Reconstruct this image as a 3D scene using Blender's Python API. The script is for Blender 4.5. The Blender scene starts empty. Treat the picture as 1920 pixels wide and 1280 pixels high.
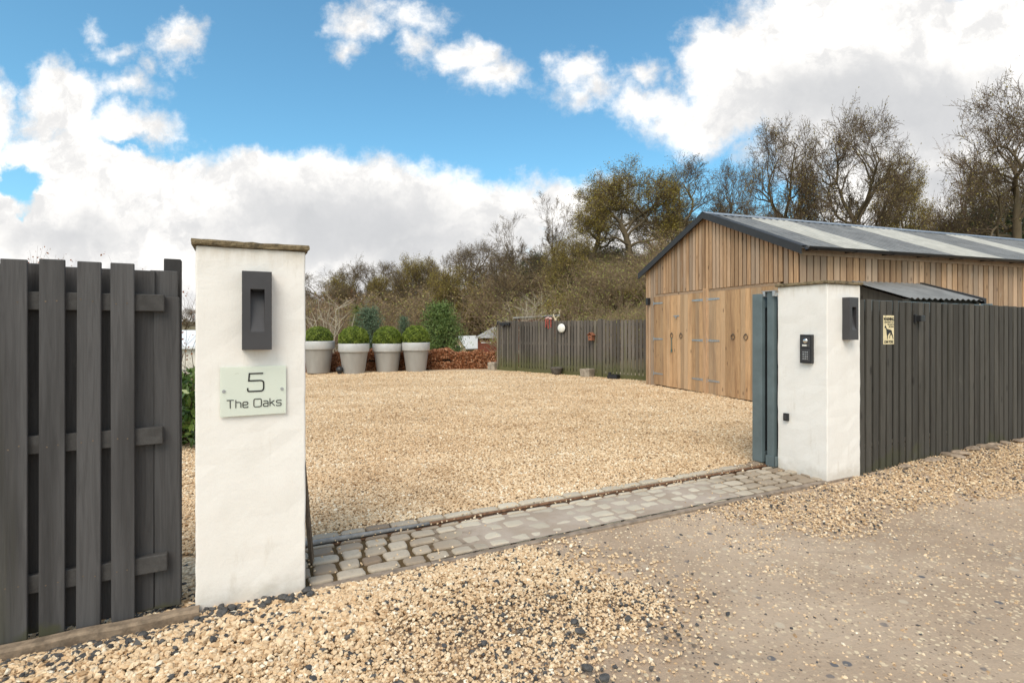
import bpy, math, random
import numpy as np
from mathutils import Vector, Matrix
R = math.radians
S = bpy.context.scene
COL = S.collection
random.seed(7); rng = np.random.default_rng(7)

# ------------------------------------------------------------------ camera
cd = bpy.data.cameras.new('camera'); cam = bpy.data.objects.new('camera', cd); COL.objects.link(cam)
cd.sensor_width = 36; cd.lens = 18.75; cd.shift_y = -0.013; cd.clip_start = 0.05; cd.clip_end = 2000
CZ = 1.55
cam.location = (0, 0, CZ); cam.rotation_euler = (R(90), 0, 0)
S.camera = cam
S.view_settings.view_transform = 'Standard'; S.view_settings.look = 'None'
S.view_settings.gamma = 1; S.view_settings.exposure = 0.54

# ------------------------------------------------------------------ node helpers
def N(nt, typ, **kw):
    n = nt.nodes.new(typ)
    for k, v in kw.items():
        if k.startswith('i_'):
            k2 = k[2:]; k2 = int(k2) if k2.isdigit() else k2
            n.inputs[k2].default_value = v
        else: setattr(n, k, v)
    return n
def L(nt, a, b): nt.links.new(a, b)
def M_(nt, op, a, b=None, c=None, clamp=False):
    n = nt.nodes.new('ShaderNodeMath'); n.operation = op; n.use_clamp = clamp
    for i, v in enumerate((a, b, c)):
        if v is None: continue
        if hasattr(v, 'is_output'): nt.links.new(v, n.inputs[i])
        else: n.inputs[i].default_value = v
    return n.outputs[0]
def mixc(nt, f, a, b, blend='MIX'):
    n = nt.nodes.new('ShaderNodeMix'); n.data_type = 'RGBA'; n.blend_type = blend
    for s, v in ((0, f), (6, a), (7, b)):
        if hasattr(v, 'is_output'): nt.links.new(v, n.inputs[s])
        else: n.inputs[s].default_value = (v if s == 0 else (*v, 1) if len(v) == 3 else v)
    return n.outputs[2]
def sstep(nt, x, lo, hi, a=0.0, b=1.0):
    n = nt.nodes.new('ShaderNodeMapRange'); n.interpolation_type = 'SMOOTHSTEP'
    nt.links.new(x, n.inputs[0])
    for i, v in ((1, lo), (2, hi), (3, a), (4, b)): n.inputs[i].default_value = v
    return n.outputs[0]
def ramp(nt, x, stops):
    n = nt.nodes.new('ShaderNodeValToRGB'); e = n.color_ramp.elements
    while len(e) < len(stops): e.new(0.5)
    for k, (p, c) in enumerate(stops): e[k].position = p; e[k].color = (*c, 1)
    nt.links.new(x, n.inputs[0]); return n.outputs[0]
def noise(nt, vec, scale, detail=4, rough=.55, dist=0):
    n = nt.nodes.new('ShaderNodeTexNoise'); n.inputs['Scale'].default_value = scale
    n.inputs['Detail'].default_value = detail; n.inputs['Roughness'].default_value = rough
    n.inputs['Distortion'].default_value = dist
    if vec is not None: nt.links.new(vec, n.inputs['Vector'])
    return n.outputs[0]
def mapping(nt, vec, scale=(1, 1, 1), off=None):
    n = nt.nodes.new('ShaderNodeVectorMath'); n.operation = 'MULTIPLY'; nt.links.new(vec, n.inputs[0]); n.inputs[1].default_value = scale
    o = n.outputs[0]
    if off is not None:
        m = nt.nodes.new('ShaderNodeVectorMath'); m.operation = 'ADD'; nt.links.new(o, m.inputs[0]); nt.links.new(off, m.inputs[1]); o = m.outputs[0]
    return o

# ------------------------------------------------------------------ world: sky with clouds
SUN_EL, SUN_AZ = 50.0, 195.0       # azimuth clockwise from +Y (behind the camera, to the left)
W = bpy.data.worlds.new('World'); S.world = W; W.use_nodes = True
nt = W.node_tree; nt.nodes.clear()
sky = N(nt, 'ShaderNodeTexSky', sky_type='NISHITA', sun_disc=False, sun_elevation=R(SUN_EL), sun_rotation=R(SUN_AZ), altitude=50, air_density=1.0, dust_density=1.6, ozone_density=1.6)
tc = N(nt, 'ShaderNodeTexCoord'); sp = N(nt, 'ShaderNodeSeparateXYZ'); L(nt, tc.outputs['Generated'], sp.inputs[0])
dx, dy, dz = sp.outputs
yy = M_(nt, 'MAXIMUM', dy, .12)
gx = M_(nt, 'DIVIDE', dx, yy); gz = M_(nt, 'DIVIDE', dz, yy)
cb = N(nt, 'ShaderNodeCombineXYZ'); L(nt, gx, cb.inputs[0]); L(nt, gz, cb.inputs[1])
wn = N(nt, 'ShaderNodeTexNoise'); wn.inputs['Scale'].default_value = 5.5; wn.inputs['Detail'].default_value = 7; wn.inputs['Roughness'].default_value = .6
L(nt, cb.outputs[0], wn.inputs['Vector'])
wv = N(nt, 'ShaderNodeVectorMath', operation='SUBTRACT'); L(nt, wn.outputs['Color'], wv.inputs[0]); wv.inputs[1].default_value = (.5, .5, .5)
ws = N(nt, 'ShaderNodeVectorMath', operation='SCALE'); L(nt, wv.outputs[0], ws.inputs[0]); ws.inputs['Scale'].default_value = .19
wa = N(nt, 'ShaderNodeVectorMath', operation='ADD'); L(nt, cb.outputs[0], wa.inputs[0]); L(nt, ws.outputs[0], wa.inputs[1])
def blob(cx, cy, rx, ry, vec):
    cx = (cx - 960) / 1000; cy = (615 - cy) / 1000; rx /= 1000; ry /= 1000
    s = N(nt, 'ShaderNodeVectorMath', operation='SUBTRACT'); L(nt, vec, s.inputs[0]); s.inputs[1].default_value = (cx, cy, 0)
    m = N(nt, 'ShaderNodeVectorMath', operation='MULTIPLY'); L(nt, s.outputs[0], m.inputs[0]); m.inputs[1].default_value = (1 / rx, 1 / ry, 0)
    l = N(nt, 'ShaderNodeVectorMath', operation='LENGTH'); L(nt, m.outputs[0], l.inputs[0])
    return M_(nt, 'MULTIPLY', M_(nt, 'SUBTRACT', 1, l.outputs['Value']), min(rx, ry))
clouds = [(110, 185, 95, 85), (225, 262, 130, 70), (-60, 260, 100, 150), (60, 450, 400, 150), (330, 360, 200, 80), (480, 430, 560, 150), (620, 400, 250, 105),
          (830, 430, 280, 105), (1030, 400, 160, 75), (700, 580, 1300, 120), (170, 300, 190, 100), (320, 330, 150, 60), (330, 85, 48, 40), (190, 62, 14, 18), (230, 92, 34, 12), (265, 118, 16, 18), (235, 155, 50, 24),
          (680, 25, 62, 34), (650, 80, 34, 34), (775, 25, 50, 25), (785, 75, 28, 38), (880, 95, 62, 52), (925, 145, 66, 46), (1085, 120, 50, 38), (1110, 165, 75, 34), (1210, 115, 28, 24),
          (1230, 180, 75, 48), (1330, 220, 130, 62), (1400, 130, 130, 110), (1600, 120, 260, 200), (1500, 20, 150, 60), (1800, 200, 300, 220), (1500, 290, 110, 60), (1750, 380, 260, 130),
          (1300, 500, 500, 90)]
F = None
for b in clouds:
    v = blob(*b, wa.outputs[0]); F = v if F is None else M_(nt, 'MAXIMUM', F, v)
for b in [(45, 335, 60, 40), (235, 272, 90, 22), (40, 400, 30, 40)]:
    F = M_(nt, 'SUBTRACT', F, M_(nt, 'MULTIPLY', M_(nt, 'MAXIMUM', M_(nt, 'ADD', blob(*b, wa.outputs[0]), .012), 0), 2.2))
fn = noise(nt, cb.outputs[0], 26, 5, .65)
F = M_(nt, 'ADD', F, M_(nt, 'MULTIPLY', M_(nt, 'SUBTRACT', fn, .5), .06))
front = sstep(nt, F, -.016, .034)
# rest of the sky, behind and overhead
bn = noise(nt, tc.outputs['Generated'], 2.2, 7, .58)
back = sstep(nt, bn, .40, .56)
fm = sstep(nt, dy, .05, .3)
mask = M_(nt, 'ADD', M_(nt, 'MULTIPLY', front, fm), M_(nt, 'MULTIPLY', back, M_(nt, 'SUBTRACT', 1, fm)))
# cloud shade
G_ = None
for b in [(620, 430, 330, 75), (820, 465, 250, 50), (130, 440, 150, 40), (1650, 200, 300, 95), (1450, 330, 170, 50), (1150, 560, 500, 40), (1800, 330, 200, 60)]:
    v = blob(*b, wa.outputs[0]); G_ = v if G_ is None else M_(nt, 'MAXIMUM', G_, v)
gn = noise(nt, cb.outputs[0], 4.5, 6, .6)
G_ = M_(nt, 'ADD', G_, M_(nt, 'MULTIPLY', M_(nt, 'SUBTRACT', gn, .5), .16))
grey = sstep(nt, G_, -.045, .07)
puff = noise(nt, wa.outputs[0], 11, 6, .62)
lo = mixc(nt, puff, (.54, .54, .545), (.405, .415, .43))
hi = mixc(nt, sstep(nt, puff, .35, .6), (.60, .595, .59), (.86, .835, .80))
ccol = mixc(nt, grey, hi, lo)
skyc = mixc(nt, 1.0, sky.outputs[0], (.64, 1.03, 1.03), 'MULTIPLY')
bg1 = N(nt, 'ShaderNodeBackground'); L(nt, skyc, bg1.inputs[0]); bg1.inputs[1].default_value = .14
bg2 = N(nt, 'ShaderNodeBackground'); L(nt, ccol, bg2.inputs[0]); bg2.inputs[1].default_value = 1.0
mx = N(nt, 'ShaderNodeMixShader'); L(nt, mask, mx.inputs[0]); L(nt, bg1.outputs[0], mx.inputs[1]); L(nt, bg2.outputs[0], mx.inputs[2])
wo = N(nt, 'ShaderNodeOutputWorld'); L(nt, mx.outputs[0], wo.inputs[0])

sl = bpy.data.lights.new('sun', 'SUN'); sl.energy = 1.75; sl.angle = R(34); sl.color = (1, .89, .76)
so = bpy.data.objects.new('sun', sl); COL.objects.link(so)
sd = Vector((math.sin(R(SUN_AZ)) * math.cos(R(SUN_EL)), math.cos(R(SUN_AZ)) * math.cos(R(SUN_EL)), math.sin(R(SUN_EL))))
so.rotation_euler = sd.to_track_quat('Z', 'Y').to_euler()

# ------------------------------------------------------------------ materials
def newmat(name):
    m = bpy.data.materials.new(name); m.use_nodes = True; t = m.node_tree
    return m, t, t.nodes['Principled BSDF']
def coords(t): return N(t, 'ShaderNodeTexCoord').outputs['Object']
def attr(t, name='rnd', typ='GEOMETRY'):
    n = N(t, 'ShaderNodeAttribute', attribute_name=name, attribute_type=typ); return n.outputs['Fac']
def bump(t, bsdf, h, strength=.3, dist=.01, chain=None):
    n = N(t, 'ShaderNodeBump'); n.inputs['Strength'].default_value = strength; n.inputs['Distance'].default_value = dist
    L(t, h, n.inputs['Height'])
    if chain: L(t, chain, n.inputs['Normal'])
    L(t, n.outputs[0], bsdf.inputs['Normal']); return n.outputs[0]
def simple(name, col, rough=.6, metal=0, var=.12, nscale=8, bstr=.1, bscale=60, bdist=.003):
    m, t, b = newmat(name); c = coords(t)
    n1 = noise(t, c, nscale, 6, .6)
    col2 = tuple(x * (1 - var) for x in col); col3 = tuple(min(1, x * (1 + var)) for x in col)
    L(t, mixc(t, sstep(t, n1, .3, .7), col2, col3), b.inputs['Base Color'])
    b.inputs['Roughness'].default_value = rough; b.inputs['Metallic'].default_value = metal
    if bstr: bump(t, b, noise(t, c, bscale, 3), bstr, bdist)
    return m
def wood(name, base, dark, knot=.5, moss=None, stretch=.07, rough=.8, vary=.3, grain=1.0, mossh=.3, wear=None, greying=None):
    """boards running along local z: grain, knots, per-board tone"""
    m, t, b = newmat(name); c = coords(t); r = attr(t)
    off = N(t, 'ShaderNodeCombineXYZ'); ro = M_(t, 'MULTIPLY', r, 37.7); L(t, ro, off.inputs[0]); L(t, M_(t, 'MULTIPLY', r, 91.3), off.inputs[2]); L(t, ro, off.inputs[1])
    v = mapping(t, c, (1, 1, stretch), off.outputs[0])
    v2 = mapping(t, c, (1, 1, .35), off.outputs[0])
    g = noise(t, v, 42, 6, .65, 1.2)
    big = noise(t, v, 7, 4, .6)
    colr = mixc(t, sstep(t, g, .35, .68), base, tuple(.55 * x + .45 * y for x, y in zip(base, dark)))
    colr = mixc(t, M_(t, 'MULTIPLY', sstep(t, big, .46, .70), .8 * grain), colr, dark)
    if greying: colr = mixc(t, M_(t, 'MULTIPLY', sstep(t, M_(t, 'FRACT', M_(t, 'MULTIPLY', r, 7.77)), .25, .95), .5), colr, greying)
    tone = N(t, 'ShaderNodeHueSaturation'); L(t, colr, tone.inputs['Color'])
    L(t, M_(t, 'ADD', M_(t, 'MULTIPLY', r, vary * 2), 1 - vary), tone.inputs['Value'])
    colr = tone.outputs[0]
    h = g
    if knot:
        vo = N(t, 'ShaderNodeTexVoronoi', feature='F1'); vo.inputs['Scale'].default_value = 6.5; L(t, v2, vo.inputs['Vector'])
        k = sstep(t, vo.outputs['Distance'], .05, .16, 1, 0)
        sel = M_(t, 'GREATER_THAN', N_sep(t, vo.outputs['Color']), 1 - knot)
        colr = mixc(t, M_(t, 'MULTIPLY', M_(t, 'MULTIPLY', k, sel), .75), colr, tuple(x * .4 for x in dark))
    if wear:
        wz = sstep(t, noise(t, v2, 5, 6, .7), .60, .74)
        colr = mixc(t, M_(t, 'MULTIPLY', wz, .55), colr, wear)
    if moss:
        z = N(t, 'ShaderNodeSeparateXYZ'); L(t, c, z.inputs[0])
        zz = M_(t, 'ADD', z.outputs[2], M_(t, 'MULTIPLY', noise(t, c, 3, 5), -.9))
        lowm = sstep(t, zz, -.45, mossh - .35, 1, 0)
        pm = M_(t, 'MULTIPLY', sstep(t, noise(t, v, 3, 5), .55, .7), sstep(t, r, .55, .9))
        colr = mixc(t, M_(t, 'MULTIPLY', M_(t, 'MAXIMUM', lowm, pm), .7), colr, moss)
    L(t, colr, b.inputs['Base Color']); b.inputs['Roughness'].default_value = rough
    bump(t, b, h, .5, .003)
    return m
def N_sep(t, col):
    n = N(t, 'ShaderNodeSeparateColor'); L(t, col, n.inputs[0]); return n.outputs[0]

MAT = {}
MAT['fence_near'] = wood('charcoal_stained_wood', (.080, .077, .078), (.026, .024, .024), .65, (.06, .06, .025), vary=.22, mossh=.0, wear=(.15, .14, .12), stretch=.05)
MAT['fence_right'] = wood('black_stained_wood', (.072, .066, .056), (.030, .026, .020), .5, (.06, .06, .03), vary=.25, mossh=.05, wear=(.12, .115, .09))
MAT['fence_back'] = wood('weathered_fence_wood', (.15, .128, .108), (.065, .055, .045), .2, (.10, .105, .022), vary=.35, mossh=.75, rough=.9)
MAT['larch'] = wood('weathered_larch', (.53, .335, .19), (.22, .12, .06), .8, vary=.30, grain=.8, wear=(.46, .38, .30), greying=(.40, .33, .265))
MAT['larch_shade'] = wood('larch_gap_shade', (.17, .095, .05), (.07, .035, .018), .5, vary=.2)  # darkened larch: shade in the gaps between boards is in the colour
MAT['larch_door'] = wood('larch_door_boards', (.62, .385, .20), (.27, .14, .065), .9, vary=.22, wear=(.50, .38, .26), greying=(.52, .39, .26))
MAT['grey_post'] = wood('silvered_post', (.23, .19, .14), (.10, .085, .06), .2, (.11, .12, .04), vary=.2, mossh=.3)
MAT['anthracite'] = simple('anthracite_metal', (.048, .046, .05), .45, .0, .12, 5, .05, 150)
MAT['verge'] = simple('dark_grey_flashing', (.032, .032, .034), .6, .0, .1, 3, .03)
MAT['galv'] = simple('galvanised_steel', (.45, .46, .47), .42, .7, .25, 25, .1, 90)
MAT['gatepaint'] = simple('blue_grey_paint', (.12, .155, .165), .42, .0, .14, 4, .05, 70)
MAT['gatedark'] = simple('gate_inner_dark', (.03, .032, .034), .6)
MAT['black'] = simple('black_plastic', (.018, .018, .02), .4)
MAT['chrome'] = simple('chrome', (.7, .7, .68), .15, 1.0, .05, 5, 0)
MAT['white'] = simple('white_plastic', (.82, .8, .74), .4, 0, .06)
MAT['pipe'] = simple('dull_grey_pipe', (.27, .26, .25), .6, 0, .2, 25, .1, 90)
MAT['rust'] = simple('rusty_steel', (.19, .10, .055), .75, .2, .4, 30, .3, 120)
MAT['iron'] = simple('rusted_angle_iron', (.14, .105, .075), .7, .3, .35, 20, .3, 120)
MAT['capstone'] = simple('mossy_capstone', (.17, .13, .075), .95, 0, .55, 22, .9, 60, .01)
MAT['edging'] = simple('timber_edging', (.24, .18, .125), .95, 0, .4, 14, .6, 60, .006)
MAT['block'] = simple('weathered_stone_block', (.33, .28, .22), .95, 0, .35, 8, .6, 40, .01)
MAT['darkstone'] = simple('dark_stone_pot', (.11, .095, .08), .95, 0, .35, 8, .6, 40, .01)
MAT['felt'] = simple('grey_roof_felt', (.33, .33, .32), .9, 0, .15, 3)
MAT['slate'] = simple('grey_slate_roof', (.33, .32, .30), .8, 0, .2, 6)
MAT['redwood'] = simple('red_brown_boarding', (.19, .055, .03), .8, 0, .3, 3)
MAT['whiteroof'] = simple('white_sheet_roof', (.78, .80, .82), .5, 0, .05, 3)
MAT['beigewood'] = simple('pale_timber', (.40, .30, .2), .8, 0, .2, 6)
MAT['cloth'] = simple('red_cloth', (.35, .08, .06), .9, 0, .5, 30)
MAT['clothpink'] = simple('pale_pink_cloth', (.65, .42, .38), .9, 0, .4, 40)
MAT['bone'] = simple('pale_antler', (.55, .47, .33), .7, 0, .25, 20)
MAT['birdhouse'] = simple('red_brown_bird_box', (.27, .10, .05), .8, 0, .3, 20)
MAT['ink'] = simple('black_lettering', (.01, .01, .01), .5, 0, .0, 5, 0)
MAT['signcream'] = simple('cream_sign_enamel', (.78, .66, .40), .5, 0, .12, 30, .05)
MAT['palewall'] = simple('cream_render', (.72, .68, .60), .9, 0, .06, 3)
MAT['soil'] = simple('dark_soil', (.06, .045, .03), .95)
MAT['hose'] = simple('faded_teal_strap', (.09, .16, .14), .8)
def mk_render():
    m, t, b = newmat('white_masonry_paint'); c = coords(t)
    n = noise(t, c, 2.2, 6, .65); n2 = noise(t, mapping(t, c, (1, 1, .22)), 9, 6, .7)
    colr = mixc(t, sstep(t, n, .35, .7), (.86, .83, .79), (.81, .775, .73))
    colr = mixc(t, M_(t, 'MULTIPLY', sstep(t, n2, .56, .78), .30), colr, (.47, .40, .30))
    z = N(t, 'ShaderNodeSeparateXYZ'); L(t, c, z.inputs[0])
    d = M_(t, 'MULTIPLY', sstep(t, M_(t, 'ADD', z.outputs[2], M_(t, 'MULTIPLY', noise(t, c, 9, 6, .75), -.25)), -.12, .03, 1, 0), .35)
    colr = mixc(t, d, colr, (.32, .27, .19))
    top = M_(t, 'MULTIPLY', sstep(t, M_(t, 'ADD', z.outputs[2], M_(t, 'MULTIPLY', n2, .35)), 2.06, 2.22), .5)
    colr = mixc(t, top, colr, (.5, .42, .30))
    sp_ = M_(t, 'MULTIPLY', sstep(t, noise(t, c, 55, 2), .74, .80), sstep(t, n2, .5, .6))
    colr = mixc(t, sp_, colr, (.2, .17, .13))
    L(t, colr, b.inputs['Base Color']); b.inputs['Roughness'].default_value = .85
    b1 = bump(t, b, noise(t, c, 30, 6, .7), .35, .006)
    bump(t, b, noise(t, c, 120, 3), .25, .002, b1)
    return m
MAT['render'] = mk_render()
def mk_glass():
    m, t, b = newmat('frosted_green_glass'); c = coords(t)
    v = noise(t, mapping(t, c, (1, 1, 3)), 26, 5, .7)
    colr = mixc(t, sstep(t, v, .62, .75), (.86, .91, .81), (.60, .62, .50))
    L(t, colr, b.inputs['Base Color']); b.inputs['Roughness'].default_value = .28
    b.inputs['Transmission Weight'].default_value = .25
    return m
MAT['plate'] = mk_glass()
def mk_pot():
    m, t, b = newmat('silver_grey_planter'); c = coords(t)
    n = noise(t, mapping(t, c, (1, 1, .3)), 4, 5)
    L(t, mixc(t, sstep(t, n, .3, .7), (.33, .31, .285), (.40, .38, .355)), b.inputs['Base Color'])
    b.inputs['Roughness'].default_value = .42; b.inputs['Metallic'].default_value = .25
    bump(t, b, noise(t, c, 40, 3), .05, .003)
    return m
MAT['pot'] = mk_pot(); MAT['potrim_lit'] = simple('lit_planter_rim', (.52, .515, .505), .4, .1, .06, 4, .03)  # rim paler than the pot: light from above put into its colour
def mk_leaf(name, c1, c2, c3=None, trans=.25, rough=.6):
    m, t, b = newmat(name); r = attr(t)
    stops = [(0, c1), (.6, c2)] + ([(1, c3)] if c3 else [])
    L(t, ramp(t, r, stops), b.inputs['Base Color']); b.inputs['Roughness'].default_value = rough
    tr = N(t, 'ShaderNodeBsdfTranslucent'); L(t, ramp(t, r, stops), tr.inputs[0])
    ms = N(t, 'ShaderNodeMixShader'); ms.inputs[0].default_value = trans
    L(t, b.outputs[0], ms.inputs[1]); L(t, tr.outputs[0], ms.inputs[2])
    L(t, ms.outputs[0], t.nodes['Material Output'].inputs[0]); return m
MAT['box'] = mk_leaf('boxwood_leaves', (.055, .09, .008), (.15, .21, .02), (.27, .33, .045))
MAT['boxcore'] = simple('boxwood_inside', (.02, .03, .008), .95)
MAT['beech'] = mk_leaf('copper_beech_leaves', (.22, .075, .028), (.48, .20, .085), (.70, .42, .25))
MAT['beechcore'] = simple('beech_twigs', (.07, .045, .03), .95)
MAT['laurel'] = mk_leaf('laurel_leaves', (.035, .07, .012), (.08, .14, .025), (.19, .27, .06), rough=.3)
MAT['redleaf'] = mk_leaf('russet_young_leaves', (.22, .06, .02), (.38, .13, .05), (.5, .25, .1))
MAT['oakbud'] = mk_leaf('oak_buds', (.17, .12, .04), (.30, .22, .06), (.38, .32, .09))
MAT['olive'] = mk_leaf('olive_spring_leaves', (.20, .14, .03), (.34, .26, .04), (.42, .35, .07))
MAT['brush'] = mk_leaf('undergrowth_leaves', (.21, .14, .06), (.34, .24, .09), (.32, .33, .08))
MAT['green'] = mk_leaf('fresh_green_leaves', (.09, .13, .015), (.17, .22, .03), (.25, .3, .05))
MAT['pine'] = mk_leaf('pine_needles', (.06, .10, .025), (.13, .20, .045), (.22, .28, .07), .1)
MAT['spruce'] = mk_leaf('blue_spruce_needles', (.055, .10, .06), (.11, .17, .095), (.18, .23, .12), .1)
MAT['darkpine'] = mk_leaf('dark_conifer_needles', (.018, .03, .01), (.035, .055, .015), (.06, .08, .02), .1)
MAT['pinkbud'] = mk_leaf('pale_pink_buds', (.40, .22, .15), (.55, .36, .27), (.7, .55, .45))
def mk_bark(name, c1, c2):
    m, t, b = newmat(name); c = coords(t)
    L(t, mixc(t, noise(t, mapping(t, c, (1, 1, .4)), 30, 5), c1, c2), b.inputs['Base Color']); b.inputs['Roughness'].default_value = .95
    return m
MAT['bark'] = mk_bark('oak_bark', (.085, .062, .036), (.17, .13, .075))
MAT['barkred'] = mk_bark('reddish_dead_bark', (.20, .13, .09), (.30, .21, .15))
MAT['barkpale'] = mk_bark('pale_bark', (.38, .33, .24), (.52, .46, .36))
MAT['twig'] = mk_bark('brown_twigs', (.10, .068, .042), (.17, .12, .075))
MAT['brushtwig'] = mk_bark('thicket_twigs', (.20, .14, .085), (.32, .23, .145))

# ------------------------------------------------------------------ geometry helpers
class MB:
    def __init__(s): s.v = []; s.f = []; s.r = []; s.m = []
    def add(s, vs, fs, rnd=None, mi=0, M=None):
        o = len(s.v)
        if M is not None: vs = [M @ Vector(v) for v in vs]
        s.v += [tuple(v) for v in vs]
        rnd = random.random() if rnd is None else rnd
        for f in fs: s.f.append([i + o for i in f]); s.r.append(rnd); s.m.append(mi)
        return s
    def box(s, x0, x1, y0, y1, z0, z1, rnd=None, M=None, mi=0):
        vs = [(x, y, z) for z in (z0, z1) for y in (y0, y1) for x in (x0, x1)]
        return s.add(vs, [(0, 2, 3, 1), (4, 5, 7, 6), (0, 1, 5, 4), (2, 6, 7, 3), (0, 4, 6, 2), (1, 3, 7, 5)], rnd, mi, M)
    def prism(s, pts, y0, y1, rnd=None, M=None, mi=0):
        """polygon in xz (counter-clockwise seen from -y) extruded along y"""
        n = len(pts); vs = [(x, y0, z) for x, z in pts] + [(x, y1, z) for x, z in pts]
        fs = [tuple(range(n)), tuple(range(2 * n - 1, n - 1, -1))] + [(i, i + n, (i + 1) % n + n, (i + 1) % n) for i in range(n)]
        return s.add(vs, fs, rnd, mi, M)
    def tube(s, pts, rad, k=8, rnd=None, mi=0, cap=True):
        pts = [Vector(p) for p in pts]; n = len(pts)
        rad = [rad] * n if not hasattr(rad, '__len__') else rad
        vs = []; fs = []
        for i, p in enumerate(pts):
            d = (pts[min(i + 1, n - 1)] - pts[max(i - 1, 0)]).normalized()
            a = d.cross(Vector((0, 0, 1)) if abs(d.z) < .9 else Vector((1, 0, 0))).normalized(); b = d.cross(a)
            for j in range(k):
                t = 2 * math.pi * j / k; vs.append(p + (a * math.cos(t) + b * math.sin(t)) * rad[i])
        for i in range(n - 1):
            for j in range(k):
                j2 = (j + 1) % k; fs.append((i * k + j, i * k + j2, (i + 1) * k + j2, (i + 1) * k + j))
        if cap: fs += [tuple(range(k))[::-1], tuple((n - 1) * k + j for j in range(k))]
        return s.add(vs, fs, rnd, mi)
    def lathe(s, prof, k=32, c=(0, 0, 0), rnd=None, mi=0):
        vs = []; fs = []
        for r_, z in prof:
            for j in range(k):
                t = 2 * math.pi * j / k; vs.append((c[0] + r_ * math.cos(t), c[1] + r_ * math.sin(t), c[2] + z))
        for i in range(len(prof) - 1):
            for j in range(k):
                j2 = (j + 1) % k; fs.append((i * k + j, i * k + j2, (i + 1) * k + j2, (i + 1) * k + j))
        return s.add(vs, fs, rnd, mi)
    def build(s, name, mats, parent=None, bevel=0, smooth=False, seg=2):
        me = bpy.data.meshes.new(name); me.from_pydata(s.v, [], s.f)
        for m in (mats if isinstance(mats, (list, tuple)) else [mats]): me.materials.append(MAT[m] if isinstance(m, str) else m)
        a = me.attributes.new('rnd', 'FLOAT', 'FACE'); a.data.foreach_set('value', s.r)
        me.polygons.foreach_set('material_index', s.m)
        if smooth: me.polygons.foreach_set('use_smooth', [True] * len(s.f))
        me.update()
        o = bpy.data.objects.new(name, me); COL.objects.link(o)
        if parent: o.parent = parent
        if bevel:
            b = o.modifiers.new('bevel', 'BEVEL'); b.width = bevel; b.segments = seg; b.limit_method = 'ANGLE'; b.angle_limit = R(40)
        return o
def np_mesh(name, v, f, rnd, mats, mi=None, parent=None, smooth=False):
    """v (N,3), f (M,4) quads or list of such blocks, rnd (M,)"""
    me = bpy.data.meshes.new(name); k = f.shape[1]; n = len(f)
    me.vertices.add(len(v)); me.vertices.foreach_set('co', v.astype(np.float32).ravel())
    me.loops.add(n * k); me.loops.foreach_set('vertex_index', f.astype(np.int32).ravel())
    me.polygons.add(n); me.polygons.foreach_set('loop_start', np.arange(0, n * k, k, dtype=np.int32))
    for m in (mats if isinstance(mats, (list, tuple)) else [mats]): me.materials.append(MAT[m])
    a = me.attributes.new('rnd', 'FLOAT', 'FACE'); a.data.foreach_set('value', rnd.astype(np.float32))
    if mi is not None: me.polygons.foreach_set('material_index', mi.astype(np.int32))
    if smooth: me.polygons.foreach_set('use_smooth', np.ones(n, dtype=bool))
    me.update(calc_edges=True); me.validate()
    o = bpy.data.objects.new(name, me); COL.objects.link(o)
    if parent: o.parent = parent
    return o
def leaves(P, size, asp=.6, up=0.0, nrm=None, jit=.7):
    """folded-free rhombus leaf per point, random orientation"""
    n = len(P); size = np.broadcast_to(size, n)[:, None]
    a = rng.normal(size=(n, 3)); a[:, 2] += up
    if nrm is not None:
        b = nrm + rng.normal(size=(n, 3)) * jit; b /= np.linalg.norm(b, axis=1)[:, None]
        a = np.cross(a, b)
    a /= np.linalg.norm(a, axis=1)[:, None]
    c = rng.normal(size=(n, 3)) if nrm is None else np.cross(a, b)
    if nrm is None: c -= a * (a * c).sum(1)[:, None]
    c /= np.linalg.norm(c, axis=1)[:, None] + 1e-9
    v = np.stack([P - a * size * .5, P + c * size * asp * .5, P + a * size * .5, P - c * size * asp * .5], 1).reshape(-1, 3)
    f = np.arange(4 * n).reshape(-1, 4)
    return v, f, rng.random(n)
def tag(o, label, cat, group=None, kind=None):
    if label: o['label'] = label
    if cat: o['category'] = cat
    if group: o['group'] = group
    if kind: o['kind'] = kind
    return o
def root(name, loc, rz, label, cat, group=None):
    o = bpy.data.objects.new(name, None); COL.objects.link(o); o.location = loc; o.rotation_euler = (0, 0, rz); o.empty_display_size = .2
    return tag(o, label, cat, group)
def copy_tree(o, parent=None):
    c = o.copy(); COL.objects.link(c); c.parent = parent
    for ch in [x for x in bpy.data.objects if x.parent == o and x is not c]: copy_tree(ch, c)
    return c

# gate frame: origin at the left pillar's front corner on the opening; u along the fence line, v into the yard
P0 = Vector((-1.217, 3.144, 0)); GA = R(27)
U = Vector((math.cos(GA), math.sin(GA), 0)); V = Vector((-math.sin(GA), math.cos(GA), 0))
def G(u, v, z=0): return P0 + U * u + V * v + Vector((0, 0, z))
OP = 4.94; PW = .56; PH = 2.0
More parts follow.
